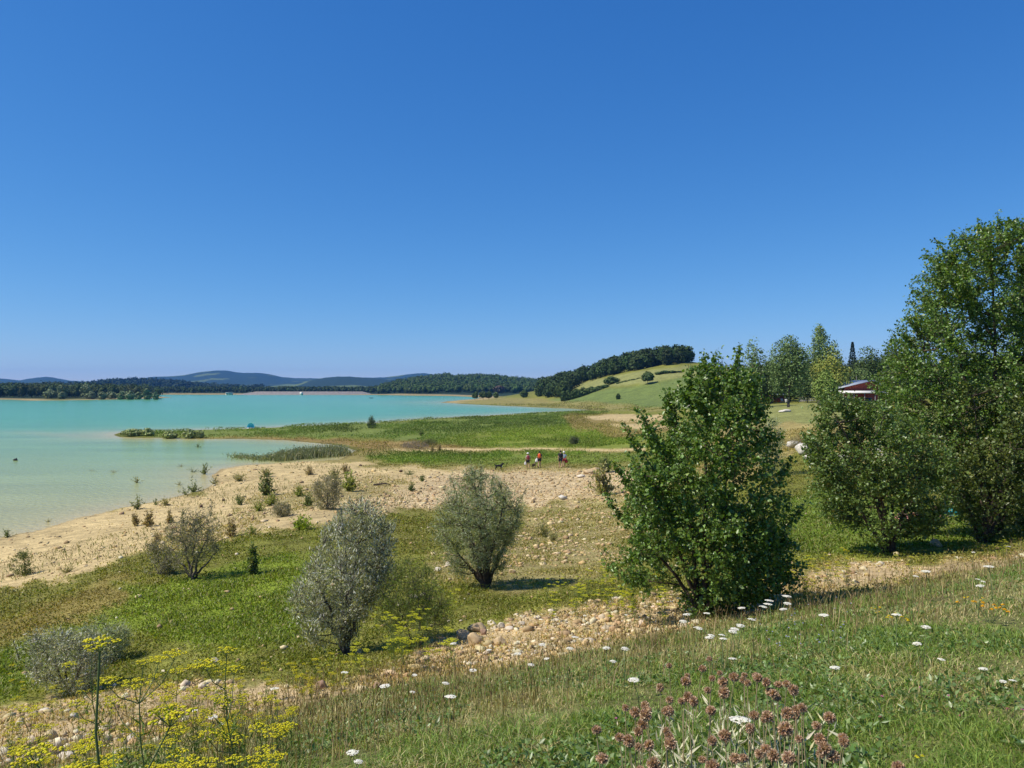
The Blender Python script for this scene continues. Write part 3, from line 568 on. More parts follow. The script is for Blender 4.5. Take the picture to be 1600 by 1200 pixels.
def sprig(name, label, x, y, z0, wd, ht, cols, n=26, group=None, cat='plant', lw=.12, mat_=None):
    """upright weed: stems fanning from one foot, small leaves along them"""
    root = empty(name, (x, y, z0), label, cat, group)
    st = MB(); e = np.stack([rng.normal(0, wd * .30, n), rng.normal(0, wd * .30, n), ht * rng.uniform(.2, 1, n)], 1); e[:, 2] *= np.exp(-((e[:, 0]**2 + e[:, 1]**2) / (wd * .9)**2))
    S = np.stack([e[:, 0] * .15, e[:, 1] * .15, -.03 + 0 * e[:, 0]], 1); t = np.linspace(0, 1, 4)[None, :, None]
    P = S[:, None] * (1 - t) + e[:, None] * t; P[:, :, :2] *= (t[0] ** .5)[None]
    th = max(.004, ht * .012); tubes(st, P, (th * np.array([1, .8, .6, .3]))[None] * np.ones((n, 1)), 3); 
    st.build('stem', M_bark2, root)
    per = 12; m_ = n * per; k = rng.random(m_)**.8; b = np.repeat(S, per, 0) * (1 - k[:, None]) + np.repeat(e, per, 0) * k[:, None]
    b[:, :2] = np.repeat(S, per, 0)[:, :2] * (1 - k[:, None]) + np.repeat(e, per, 0)[:, :2] * (k**1.4)[:, None]
    ci = rng.choice(len(cols), m_, p=[c[1] for c in cols]); cc = jit(np.array([c[0] for c in cols])[ci], m_)
    lf = MB(); leaves(lf, b, rand_dir(m_, .6), rand_dir(m_, .5), ht * lw * rng.uniform(.6, 1.2, m_), ht * lw * .4, cc, .15); lf.build('foliage', mat_ or M_dull, root)
    return root
for px, py, wp, hp, k, lab in SPR:
    x, y, z = hit(px, py); s_ = y / F
    sprig('weed', lab, x, y, z, wp * s_ * 1.15, hp * s_ * 1.25, SPC[k], 42, lw=.15)
x, y, z = hit(471, 828); sprig('weed', 'bright yellow green tuft below the low dome shaped bush', x, y, z, 34 * y / F, 26 * y / F, [((.26, .34, .03), .7), ((.33, .38, .06), .3)], 60, lw=.2)
WATERP = [(320, 741, 12, 16, 'green shrub standing in the water at the tip of the sand'), (302, 738, 20, 7, 'flat weed in the water left of the sand tip'), (283, 729, 12, 4, 'lowest small weed in the water off the sand tip'),
          (302, 769, 18, 18, 'brown green weed in the shallows by the shore'), (280, 758, 20, 6, 'flat weed floating left of the shallows weed'), (214, 755, 12, 10, 'small leafy twig standing alone in the water'),
          (178, 738, 18, 4, 'flat dark twig low on the water'), (142, 736, 16, 2, 'faint twig lying on the water'), (215, 796, 20, 18, 'dry weed at the waterline, left one of three'), (243, 789, 13, 10, 'dry weed at the waterline, middle one of three'),
          (258, 790, 12, 14, 'dry weed at the waterline, right one of three'), (309, 699, 10, 6, 'tiny bush in the inlet water'), (75, 816, 10, 6, 'small dry tuft in the water at the left'), (12, 840, 20, 14, 'thin dry reeds at the left edge of the view'),
          (335, 758, 16, 12, 'brown stalks at the sand tip waterline'), (290, 773, 26, 12, 'thin pale stalks in the shallows')]
for px, py, wp, hp, lab in WATERP:
    x, y, z = hit(px, py); s_ = y / F
    sprig('water_weed', lab, x, y, z, wp * s_ * 1.1, hp * s_ * 1.3, SPC[rng.integers(0, 2) * 3] if hp > 5 else SPC[2], 16, lw=.16)

# ---------------------------------------------------------------- far trees: crowns of leaf clumps round limbs
def crown(mb, cx, cy, z0, z1, hw, n, fs, cols, lumps=9, top=.5, tall=False, gap=-.5):
    """uneven crown of many facets: sub-lobes inside an egg, facets on the lobes"""
    h = z1 - z0; hw = hw * 1.12; n = int(n * 2.8); fs = fs * 1.2; L = rng.uniform(-1, 1, (lumps * 3, 3)); L = L[(L**2).sum(1) < 1][:lumps]
    L = np.concatenate([L * .62, [[0, 0, .55], [0, 0, -.5], [.42, 0, -.5], [-.42, .1, -.55], [0, .4, -.5], [.1, -.4, -.5], [.5, 0, -.05], [-.5, 0, 0.]]]); k = len(L)
    if tall: L[:, :2] *= np.clip(1 - L[:, 2:3], .35, 1)
    lr = rng.uniform(.38, .58, k)
    i = rng.integers(0, k, n); d = rand_dir(n, .15); q = rng.uniform(.6, 1.05, n)
    p = L[i] + d * (lr[i] * q)[:, None]
    P = np.stack([cx + p[:, 0] * hw, cy + p[:, 1] * hw, z0 + h * (.5 + .5 * p[:, 2])], 1)
    kz = fbm(P[:, 0] * 3 / hw, P[:, 1] * 3 / hw, P[:, 2] * 3 / hw, 2) > gap; P = P[kz]; d = d[kz]; n = len(P)
    ci = rng.choice(len(cols), n, p=[c[1] for c in cols]); cc = jit(np.array([c[0] for c in cols])[ci] * 1.35, n, .2)
    nr = nrm(d * np.array([1, 1, hw * 2 / h]) + rand_dir(n) * .75); ax = nrm(np.cross(nr, rand_dir(n)))
    s = fs * rng.uniform(.6, 1.3, n); leaves(mb, P - ax * s[:, None] * .5, ax, nr, s, s * .75, cc, .12)
DARKT = [((.050, .080, .026), .6), ((.080, .11, .036), .4)]
def limbs(mb, cx, cy, zb, z0, z1, hw, r, k=7, col=(1, 1, 1)):
    zt = z0 + (z1 - z0) * .75; P = [np.array([[cx, cy, zb - .2], [cx, cy, zb + (z0 - zb) * .6], [cx + hw * .05, cy, z0 + (z1 - z0) * .25], [cx, cy, zt]])]
    Rr = [np.array([1, .8, .55, .15]) * r]
    for _ in range(k):
        a = rng.uniform(0, 6.28); t = rng.uniform(.05, .5); zs = z0 + (zt - z0) * t; e = np.array([cx + math.cos(a) * hw * .65, cy + math.sin(a) * hw * .65, zs + (z1 - z0) * rng.uniform(.15, .4)])
        s = np.array([cx, cy, zs]); P.append(np.array([s, s * .7 + e * .3, s * .35 + e * .65, e])); Rr.append(np.array([.4, .3, .2, .08]) * r)
    tubes(mb, np.array(P), np.array(Rr), 5)
def far_tree(name, label, px, foot, top, wpx, Y, cols=DARKT, n=900, low=.12, cat='tree', group=None, fs=None, tall=False, gap=-.5, lumps=9, mt=None):
    x = (px - CX) / F * Y; z = gz(x, Y); s_ = Y / F; zt = H - (top - HY) * s_; h = zt - z; hw = wpx * s_ / 2
    root = empty(name, (x, Y, z), label, cat, group)
    tr = MB(); limbs(tr, x, Y, z, z + h * low, zt, hw, max(.05, h * .022)); tr.build('trunk', M_bark2, root, (x, Y, z))
    cr = MB(); crown(cr, x, Y, z + h * low, zt, hw, n, fs or max(.10, 2.3 * s_), cols, tall=tall, gap=gap, lumps=lumps); cr.build('crown', mt or M_far, root, (x, Y, z)); return root
PALE_T = [((.13, .185, .065), .5), ((.09, .14, .04), .3), ((.18, .23, .09), .2)]; YEL_T = [((.20, .22, .045), .5), ((.13, .17, .04), .35), ((.28, .27, .06), .15)]; MIDT = [((.085, .125, .04), .55), ((.12, .16, .06), .3), ((.055, .085, .03), .15)]
far_tree('poplar_tree', 'pale airy tree furthest left of the group by the lakeside huts', 1178, 620, 527, 38, 165, PALE_T, 900, .2, gap=-.12, lumps=12)
far_tree('broadleaf_tree', 'big grey green tree shading the small hut', 1232, 628, 523, 66, 138, [((.095, .145, .045), .5), ((.13, .18, .065), .4), ((.06, .09, .03), .1)], 3200, .12, gap=-.3, lumps=16)
far_tree('poplar_tree', 'tallest far tree with a pointed top behind the yellowish one', 1280, 625, 505, 46, 160, PALE_T, 1900, .15, tall=True, gap=-.25, lumps=14)
far_tree('poplar_tree', 'slim grey green tree on the right shoulder of the tallest far tree', 1303, 625, 530, 30, 158, PALE_T, 900, .2, gap=-.25)
far_tree('broadleaf_tree', 'yellowish green tree in the middle of the far group', 1300, 632, 546, 66, 142, YEL_T, 2600, .15, gap=-.3, lumps=14)
far_tree('broadleaf_tree', 'fresh green pear shaped tree in front of the yellowish one', 1292, 642, 578, 38, 126, [((.13, .19, .04), .5), ((.17, .22, .06), .35), ((.09, .13, .03), .15)], 2200, .08, tall=True, gap=-.4, lumps=12)
far_tree('broadleaf_tree', 'round dark tree behind the red building', 1362, 630, 540, 62, 175, DARKT, 1700, .1, lumps=14)
far_tree('broadleaf_tree', 'dark tree touching the tallest near poplar, behind the red building', 1398, 630, 524, 44, 180, DARKT, 1300, .1, lumps=12)
far_tree('broadleaf_tree', 'dark tree filling the gap between the pale airy tree and the big grey green one', 1204, 625, 562, 44, 185, DARKT, 1000, .05)
far_tree('broadleaf_tree', 'low dark tree behind the far group, left end', 1160, 622, 580, 50, 200, DARKT, 1000, .05)
far_tree('broadleaf_tree', 'dark green tree between the yellowish tree and the conifer', 1322, 628, 572, 40, 170, DARKT, 1000, .05)
far_tree('broadleaf_tree', 'dark tree right behind the roof of the red building', 1345, 628, 575, 46, 165, MIDT, 1300, .05)
far_tree('broadleaf_tree', 'dark tree at the right of the red building roof', 1385, 632, 580, 50, 160, DARKT, 1300, .05)
far_tree('broadleaf_tree', 'dark tree behind the stems of the big grey green one', 1262, 625, 578, 44, 178, DARKT, 1000, .05)
def conifer(px, top, wpx, Y):
    x = (px - CX) / F * Y; z = gz(x, Y); s_ = Y / F; h = H - (top - HY) * s_ - z
    root = empty('spruce_tree', (x, Y, z), 'narrow blue black conifer rising between the yellowish and the dark trees', 'tree')
    tr = MB(); tubes(tr, [[[0, 0, -.2], [0, 0, h]]], [[h * .018, .02]], 6); tr.build('trunk', M_bark2, root)
    n = 2600; t = rng.random(n)**.8; tier = (t * 13) % 1; hw = wpx * s_ / 2 * (1 - t) ** 1.05 * (1.1 - .5 * tier); a = rng.uniform(0, 6.283, n); q = rng.random(n)**.4
    P = np.stack([hw * q * np.cos(a), hw * q * np.sin(a), h * (.15 + .85 * t) - hw * q * .25], 1); d = np.stack([np.cos(a), np.sin(a), -.3 + 0 * a], 1)
    lf = MB(); leaves(lf, P, d, rand_dir(n, 1), .34, .16, jit((.028, .05, .035), n, .3), .2); lf.build('crown', M_far, root)
conifer(1332, 534, 34, 185)

def backdrop():
    Y = rng.uniform(185, 290, 170); px = rng.uniform(1125, 1640, 170); return list(np.stack([(px - CX) / F * Y, Y], 1))
LATE = backdrop
# hillside trees and hedge on the right
far_tree('broadleaf_tree', 'lone round tree with a clear trunk on the green slope', 1012, 603, 581, 19, 432, DARKT, 900, .25, lumps=8)
far_tree('broadleaf_tree', 'large dark tree in the middle of the hedge across the slope', 955, 611, 588, 22, 470, DARKT, 900, .02)
far_tree('shrub', 'small isolated dark shrub on the slope below the hedge', 966, 624, 615, 6, 405, DARKT, 220, .02, cat='shrub')
far_tree('shrub', 'rounded dark shrub at the foot of the wooded slope near the spit', 819, 621, 609, 12, 640, DARKT, 350, .02, cat='shrub')
far_tree('shrub', 'dark tree at the left foot of the wooded hill', 842, 620, 601, 14, 600, DARKT, 450, .02, cat='shrub')
for px, foot, top, wp, lab in [(742, 623, 613, 9, 'left one of the three small trees on the far spit'), (755, 624, 611, 12, 'middle, tallest one of the three small trees on the far spit'), (764, 624, 612, 8, 'right one of the three small trees on the far spit'), (775, 622, 613, 7, 'small pale tree a little right of the three trees on the far spit')]:
    far_tree('small_tree', lab, px, foot, top, wp, 640, DARKT if px < 770 else MIDT, 260, .25)
for i, (px, foot, top, wp) in enumerate([(888, 620, 610, 12), (900, 619, 607, 14), (911, 619, 605, 15), (924, 617, 604, 15), (936, 616, 603, 14), (946, 614, 601, 14), (970, 611, 600, 14), (982, 608, 598, 14), (993, 604, 595, 12), (1030, 592, 581, 14), (1040, 591, 579, 14), (1050, 590, 579, 14), (1062, 590, 580, 12), (881, 621, 612, 12), (894, 619, 611, 10), (906, 618, 609, 12), (918, 617, 607, 13), (930, 616, 606, 12), (941, 614, 605, 10), (976, 610, 600, 12), (988, 606, 597, 10), (1000, 602, 593, 9)]):
    far_tree('shrub', 'dark shrub of the hedge that climbs the green slope', px, foot, top, wp, 470 - (i % 13) * 1.5, DARKT, 350, .0, cat='shrub', group='shrubs of the hedge across the slope')

def wood(name, label, spots, hmean, cols, per=60, fs=2.0, kind='stuff'):
    """a wood seen as one mass: core lump, clump facets and trunk for every tree"""
    mb = MB(); tk = MB(); n = len(spots); S = np.array(spots); h = hmean * rng.uniform(.6, 1.3, n); hw = h * rng.uniform(.34, .48, n)
    z = tz(S[:, 0], S[:, 1]); base = jit(np.tile(cols, (n, 1)), n, .25, .1)
    blobs(mb, np.stack([S[:, 0], S[:, 1], z + h * .52], 1), np.stack([hw * .85, hw * .85, h * .44], 1) * .82, base * .8, IC2_V, IC2_F, .12)
    m_ = n * per; d = rand_dir(m_, .35); j = np.repeat(np.arange(n), per)
    P = np.stack([S[j, 0] + d[:, 0] * hw[j] * 1.0, S[j, 1] + d[:, 1] * hw[j] * 1.0, z[j] + h[j] * (.52 + .5 * d[:, 2])], 1) * 1.0
    P += rng.normal(0, 1, (m_, 3)) * hw[j][:, None] * .12
    nr = nrm(d + rand_dir(m_) * .7); ax = nrm(np.cross(nr, rand_dir(m_))); s = fs * rng.uniform(.5, 1.5, m_)
    leaves(mb, P - ax * s[:, None] * .5, ax, nr, s, s * .8, jit(base[j], m_, .25), .1)
    tubes(mb, np.stack([np.stack([S[:, 0], S[:, 1], z - .5], 1), np.stack([S[:, 0], S[:, 1], z + h * .4], 1)], 1), np.stack([h * .02, h * .015], 1), 5, np.tile((.06, .05, .04), (n, 1)))
    return tag(mb.build(name, M_far), label, 'wood', kind=kind)
def pick(poly, n, Y0, Y1, tries=60000):
    """spots between two distances whose ground falls inside an outline"""
    Y = np.exp(rng.uniform(math.log(Y0), math.log(Y1), tries)); u = rng.uniform(min(p[0] for p in poly), max(p[0] for p in poly), tries); x = (u - CX) / F * Y
    z = tz(x, Y); px, py = proj(x, Y, z); k = (psdf(px, py, poly) > 0) & (gsample(GSD, x, Y) > .004)
    S = np.stack([x, Y], 1)[k]; out = []
    for s in S:
        if len(out) >= n: break
        out.append(s)
    return out
hw_poly = [(850, 623), (884, 620), (893, 609), (905, 601), (950, 588), (1000, 578), (1064, 568), (1080, 566), (1080, 540), (1000, 556), (940, 566), (890, 586), (840, 606)]
wood('woodland', 'dark oak wood covering the crest of the slope at the right', pick(hw_poly, 460, 480, 800), 9, (.045, .072, .023), 190, 1.5)
fh = [(590, 616), (620, 614), (700, 617.5), (760, 616), (860, 618), (960, 614), (960, 590), (800, 585), (690, 580), (600, 600)]
wood('forest', 'low forested hill beyond the water at the centre', pick(fh, 2600, 1150, 1900), 10, (.065, .105, .030), 40, 2.0)
fs_ = [(-60, 616.5), (190, 616.5), (240, 615.5), (330, 614), (600, 614), (600, 590), (-60, 590)]
wood('forest', 'flat dark forest along the far shore at the left', pick(fs_, 2200, 1260, 1900), 8, (.050, .080, .030), 34, 2.0)
fl = [(-200, 590), (-200, 613), (120, 612), (400, 612), (420, 604), (200, 590)]
wood('forest', 'dark wooded rise beyond the far shore at the left', pick(fl, 1500, 2200, 2800, 90000), 12, (.034, .055, .026), 16, 5)
ip = [(-200, 622.3), (0, 621.8), (110, 622.2), (250, 620.2), (250, 615), (-200, 600)]
wood('woodland', 'dense mixed wood on the low point at the left', pick(ip, 420, 690, 1000), 11.5, (.065, .095, .034), 130, 1.3)
for i, (px, foot, top, wp, lab) in enumerate([(78, 622, 607, 20, 'pale olive round tree at the water side of the left wood'), (98, 622.5, 601, 16, 'tall pale tree third from the left in front of the left wood'), (97, 623, 612, 12, 'small ball shaped pale shrub in front of the left wood'), (135, 622.5, 599, 18, 'tallest pale tree in the middle of the left wood'),
        (142, 623, 611, 14, 'pale bush at the foot of the tallest pale tree in the left wood'), (160, 623, 612, 14, 'rounded pale bush right of the wood centre at the left'), (174, 623, 611, 16, 'broad pale bush near the right half of the left wood'), (190, 622.5, 611, 14, 'pale bush fourth from the right end of the left wood'),
        (203, 622, 610, 14, 'pale bush third from the right end of the left wood'), (216, 621.7, 612, 12, 'pale bush second from the right end of the left wood'), (230, 621.3, 607, 13, 'pale tree at the right end of the left wood'), (243, 621, 612, 9, 'small pale shrub just off the right end of the left wood')]):
    far_tree('willow_tree' if top < 609 else 'shrub', lab, px, foot, top, wp, 700 - (i % 3) * 8, [((.19, .22, .11), .5), ((.13, .16, .075), .5)], 520, .02, cat='tree' if top < 609 else 'shrub', fs=1.2)
far_tree('small_tree', 'reddish brown tree patch at the foot of the central forested hill', 780, 617, 602, 18, 1130, [((.10, .07, .05), .7), ((.07, .07, .035), .3)], 300, .02, fs=2.2)
wood('woodland', 'dark wood closing the view behind the far group and the red building', backdrop(), 8.0, (.065, .095, .030), 300, .65)
rng = np.random.default_rng(11)
# ---------------------------------------------------------------- ground cover nobody could count
def scat(n, r0, r1, a0=-36, a1=36, rp=0.0):
    th = rng.uniform(R(a0), R(a1), n); lr = rng.uniform(math.log(r0), math.log(r1), n); r = np.exp(lr); return r * np.sin(th), r * np.cos(th), r
def amt(k, x, y): return gsample(gam[k], x, y)
def gcol(x, y): return np.stack([gsample(gc[..., i], x, y) for i in range(3)], 1)
def blades(mb, x, y, z, h, wd, lean, col, tipcol=None):
    n = len(x); a = rng.uniform(0, 6.283, n); d = np.stack([np.cos(a), np.sin(a), 0 * a], 1); b = rng.uniform(0, 6.283, n); sd = np.stack([np.cos(b), np.sin(b), 0 * b], 1)
    P = np.stack([x, y, z - .01], 1); h = h[:, None]; wd = np.broadcast_to(np.asarray(wd), (n,))[:, None]; ln = (lean * rng.uniform(.2, 1.3, n))[:, None]
    m1 = P + d * h * ln * .35 + np.array([0, 0, 1]) * h * .55; tp = P + d * h * ln * 1.1 + np.array([0, 0, 1]) * h * (1 - ln * .35)
    V = np.stack([P - sd * wd * .5, P + sd * wd * .5, m1 + sd * wd * .4, m1 - sd * wd * .4, tp], 1); i = np.arange(n)[:, None]*5
    c = np.repeat(col, 5, 0).reshape(n, 5, 3).copy()
    if tipcol is not None: c[:, 4] = tipcol; c[:, 2:4] = c[:, 2:4] * .6 + tipcol[:, None] * .4
    # one face list of quads and one of triangles over the same vertices
    mb.add(V.reshape(-1, 3), (i + [[0, 1, 2, 3]]), c.reshape(-1, 3)); mb.f[3].append((i + [[3, 2, 4]]) + mb.n - n * 5)
GRC = np.array([(.125, .20, .028), (.19, .275, .045), (.27, .34, .07), (.48, .42, .19), (.30, .27, .11)])
# short tangled grass of the bank
x, y, r = scat(330000, 2.3, 28); s = sdist(x, y); k = (gsample(gam['bank'], x, y) > rng.uniform(.25, .75, len(x))); x, y, r = x[k], y[k], r[k]; s = sdist(x, y)
dry = fbm(x / 1.6, y / 1.6, 3., 4) + fbm(x / .35, y / .35, 5., 2) * .35; wet_ = rng.random(len(x))
ci = np.where(wet_ < np.clip(.22 + dry * 1.25 + .022 * s, .04, .9), rng.choice([3, 3, 4], len(x)), rng.choice([0, 1, 2], len(x), p=[.42, .38, .2]))
cl = np.clip(.75 + 1.1 * fbm(x / .5, y / .5, 1., 3), .3, 1.6); hh = rng.uniform(.045, .115, len(x)) * cl * (1 + np.clip(s - 6, 0, 3) * .22); z = tz(x, y)
m = MB(); blades(m, x, y, z, hh, np.clip(.0035 * (1 + r / 7), .004, .03), 1.1, jit(GRC[ci], len(x), .3, .12))
tag(m.build('grass', M_grass), 'short tangled green and straw coloured grass of the bank in the foreground', 'grass', kind='stuff')
# broad leaves between the blades
x, y, r = scat(90000, 2.3, 22); k = (gsample(gam['bank'], x, y) > rng.uniform(.3, .8, len(x))) & (fbm(x / .7, y / .7, 11., 3) > -.03); x, y, r = x[k], y[k], r[k]; n = len(x)
m = MB(); leaves(m, np.stack([x, y, tz(x, y) + rng.uniform(.01, .06, n)], 1), rand_dir(n, .3), rand_dir(n, 1.2), rng.uniform(.02, .055, n), rng.uniform(.012, .03, n), jit(np.array([(.10, .18, .035), (.15, .23, .055), (.20, .27, .09)])[rng.integers(0, 3, n)], n, .3), .15)
tag(m.build('clover', M_leaf), 'small broad green leaves spread through the bank grass', 'ground cover', kind='stuff')
# taller dry stalks along the edge of the bank
x, y, r = scat(60000, 3.5, 30); s = sdist(x, y); k = (s > 5.0 + rng.uniform(-1, 1, len(x))) & (s < 10.2) & (fbm(x / 1.3, y / 1.3, 21., 3) > -.16 + .05 * np.abs(s - 8)) ; k &= rng.random(len(x)) < .42
x, y, r = x[k], y[k], r[k]; n = len(x); hh = rng.uniform(.12, .36, n); z = tz(x, y)
m = MB(); cc = jit(np.array([(.30, .22, .10), (.46, .37, .19), (.22, .22, .07), (.20, .13, .065)])[rng.integers(0, 4, n)], n, .25)
blades(m, x, y, z, hh, np.clip(.003 * (1 + r / 7), .004, .03), .35, cc)
kk = rng.random(n) < .55; q = np.stack([x, y, z + hh * .82], 1)[kk]; n2 = len(q)
leaves(m, q + rng.normal(0, .01, (n2, 3)), rand_dir(n2, 2.5), rand_dir(n2), rng.uniform(.03, .06, n2), np.clip(.006 * (1 + r[kk] / 9), .006, .02), jit(np.array([(.17, .11, .055), (.28, .2, .1)])[rng.integers(0, 2, n2)], n2), .3)
tag(m.build('dry_grass', M_grass), 'brown dry grass stalks with seed heads along the edge of the bank', 'dry grass', kind='stuff')
# low cover of the meadow behind the stone strip
x, y, r = scat(620000, 7.5, 95, -38, 38); bare = np.clip(amt('pale', x, y) + amt('stony', x, y) + amt('gravel', x, y) * .62 + amt('bank', x, y) + amt('sand', x, y) + amt('sparse', x, y) * .25, 0, 1)
sdv = gsample(GSD, x, y); pt = fbm(x / (r * .05), y / (r * .09), 31., 3)
k = (rng.random(len(x)) > bare * 1.02 - .02 * (pt > .12) * 3) & (sdv > .012) & (pt > -.55 + .3 * rng.random(len(x))); x, y, r = x[k], y[k], r[k]; n = len(x)
br_ = amt('bright', x, y) + amt('lush', x, y) + amt('green', x, y) * .6; base_c = gcol(x, y) * np.array([1.14, 1.14, .8]); hh = (rng.uniform(.5, 1.2, n) * (.045 + .05 * br_ + .0009 * r)) * np.clip(.9 + 1.2 * fbm(x / 1.2, y / 1.2, 9., 3), .35, 1.8)
dr = (rng.random(n) < .22)[:, None]; cc = jit(np.where(dr, np.array([[.30, .25, .11]]) * .6 + base_c * .4, base_c * rng.uniform(.55, 1.35, (n, 1))), n, .25, .1)
m = MB(); z = tz(x, y); blades(m, x, y, z, hh, .006 + .0011 * r, .9, cc)
tag(m.build('meadow_grass', M_grass), 'low green and olive cover of the meadow between the bank and the sand', 'grass', kind='stuff')
n = 130000; x, y, r = scat(n, 8, 45); bare = np.clip(amt('pale', x, y) + amt('stony', x, y) + amt('bank', x, y) + amt('gravel', x, y) * .8 + amt('sparse', x, y) * .5 + amt('bright', x, y) * .5, 0, 1)
k = (rng.random(n) > bare + .1) & (fbm(x / .9, y / .9, 41., 3) > -.02) & (gsample(GSD, x, y) > .02); x, y, r = x[k], y[k], r[k]; n = len(x)
m = MB(); leaves(m, np.stack([x, y, tz(x, y) + rng.uniform(.02, .10, n)], 1), rand_dir(n, .5), rand_dir(n, 1.), .02 + .0022 * r, .014 + .0014 * r, jit(gcol(x, y) * np.array([1.05, 1.15, .8]), n, .4, .12), .2)
tag(m.build('ground_cover', M_dull), 'creeping leafy plants matted over the meadow floor', 'ground cover', kind='stuff')
# far tall herbs on the green spit and beyond
x, y, r = scat(230000, 92, 460, -32, 12); g = np.clip(amt('green', x, y) + amt('ygreen', x, y) + amt('dry', x, y) * .5 + amt('brown', x, y) * .5, 0, 1); sdv = gsample(GSD, x, y)
pt = fbm(x / 7, y / 14, 31., 3); k = (rng.random(len(x)) < g) & (sdv > .0015) & (pt > -.2); x, y, r, sdv, g = x[k], y[k], r[k], sdv[k], g[k]; n = len(x)
tall = np.clip(.28 + .9 * fbm(x / 6, y / 12, 7., 3) + .35 * (r > 150) * sstep(.0, .03, sdv), .1, 1.1) * np.where(r > 240, .5, 1)
m = MB(); z = tz(x, y); col = gcol(x, y) * np.array([.95, 1.1, .85]) * (1 + .9 * fbm(x / 9, y / 18, 3., 3))[:, None]
leaves(m, np.stack([x, y, z + tall * rng.uniform(0, .8, n)], 1), rand_dir(n, 1.5), rand_dir(n, .2), .10 + .0013 * r, .04 + .0006 * r, jit(np.clip(col, .02, .6), n, .35, .1), .2)
tag(m.build('meadow_herbs', M_dull), 'tall green and yellowish herbs covering the spit of land and the far meadow', 'meadow plants', kind='stuff')
# reeds at the head of the inlet
def line_pts(P, n, jp):
    P = np.array(P, float); t = rng.uniform(0, len(P) - 1, n); i = np.minimum(t.astype(int), len(P) - 2); f = (t - i)[:, None]; return P[i] * (1 - f) + P[i + 1] * f + rng.normal(0, 1, (n, P.shape[1])) * jp
rd = [(362, 712, 3), (385, 714, 5), (405, 716, 5), (430, 716, 9), (450, 715, 14), (480, 712, 15), (510, 710, 15), (538, 708, 13)]
q = line_pts(rd, 9000, (6, 1.6, 1.5)); dens = rng.random(9000) < np.interp(q[:, 0], [355, 400, 425, 440, 540, 550], [.12, .12, .3, 1, 1, .1]); q = q[dens]
Y = F * (H - .15) / (q[:, 1] - HY); x = (q[:, 0] - CX) / F * Y; n = len(x); m = MB(); hh = np.clip(q[:, 2], 2, 20) * Y / F * rng.uniform(.5, 1.1, n)
blades(m, x, Y, np.maximum(tz(x, Y), -.05), hh, .10, .4, jit(np.array([(.20, .22, .11), (.28, .27, .16), (.14, .17, .08)])[rng.integers(0, 3, n)], n, .2))
leaves(m, np.stack([x, Y, np.maximum(tz(x, Y), 0) + hh * rng.random(n)], 1), rand_dir(n, 1), rand_dir(n), .35, .09, jit(np.array([(.18, .21, .11), (.27, .27, .16)])[rng.integers(0, 2, n)], n, .2), .2)
tag(m.build('reeds', M_dull), 'grey green reeds and young willows at the head of the inlet', 'reeds', kind='stuff')
# sparse weeds over the sand, too small to tell apart
x, y, r = scat(26000, 28, 120, -36, 12); a_ = amt('pale', x, y) + amt('stony', x, y) * .6; k = (a_ > .4) & (gsample(GSD, x, y) > .008) & (fbm(x / 5, y / 9, 51., 3) > .10); x, y, r = x[k], y[k], r[k]; n = len(x)
m = MB(); blades(m, x, y, tz(x, y), rng.uniform(.05, .30, n) * (r / 70 + .3), .012 + .0005 * r, .8, jit(np.array([(.20, .19, .06), (.26, .21, .10), (.14, .17, .04)])[rng.integers(0, 3, n)], n, .25))
tag(m.build('sand_weeds', M_dull), 'sparse dry blades growing on the sand', 'weeds', kind='stuff')

# ---------------------------------------------------------------- stones
STC = np.array([(.50, .38, .20), (.43, .31, .15), (.57, .46, .27), (.35, .25, .13), (.50, .35, .17), (.60, .52, .36)])
m = MB()
x, y, r = scat(100000, 6.5, 34, -38, 38); g = amt('gravel', x, y) * (1 - amt('bank', x, y)); k = (g * np.clip(.5 + 1.6 * fbm(x / 1.4, y / 1.4, 61., 3), .08, 1) > rng.uniform(.15, 1, len(x))); x, y, r = x[k], y[k], r[k]; n = len(x)
sz = np.clip(rng.lognormal(-4.1, .7, n), .008, .075) * (1 + r / 50); S_ = sz[:, None] * rng.uniform(.45, 1.4, (n, 3)) * [1, 1, .6]
blobs(m, np.stack([x, y, tz(x, y) + S_[:, 2] * .35], 1), S_, jit(STC[rng.integers(0, 6, n)], n, .15, .05), rough=.30)
x, y, r = scat(90000, 24, 110, -36, 20); g = np.clip(amt('stony', x, y) * .9 + amt('sparse', x, y) * .34 + amt('pale', x, y) * .16, 0, 1); k = (g > rng.uniform(.05, 1, len(x))) & (gsample(GSD, x, y) > .004); x, y, r = x[k], y[k], r[k]; n = len(x)
sz = np.clip(rng.lognormal(-3.7, .7, n), .012, .13) * (.7 + r / 70); S_ = sz[:, None] * rng.uniform(.6, 1.3, (n, 3)) * [1, 1, .6]
blobs(m, np.stack([x, y, tz(x, y) + S_[:, 2] * .3], 1), S_, jit(STC[rng.integers(0, 5, n)], n, .18, .05), rough=.30)
x, y, r = scat(420, 8, 40, -36, 36); k = (amt('bank', x, y) < .3) & (gsample(GSD, x, y) > .02); x, y, r = x[k], y[k], r[k]; n = len(x)
S_ = (np.clip(rng.lognormal(-3.4, .4, n), .015, .06) * (1 + r / 60))[:, None] * rng.uniform(.6, 1.3, (n, 3)) * [1, 1, .7]
blobs(m, np.stack([x, y, tz(x, y) + S_[:, 2] * .5], 1), S_, jit(STC[rng.integers(0, 6, n)], n, .15, .05), rough=.30)
tag(m.build('gravel', M_stone), 'pale limestone rubble of the stony strip and the stony shore', 'gravel', kind='stuff')
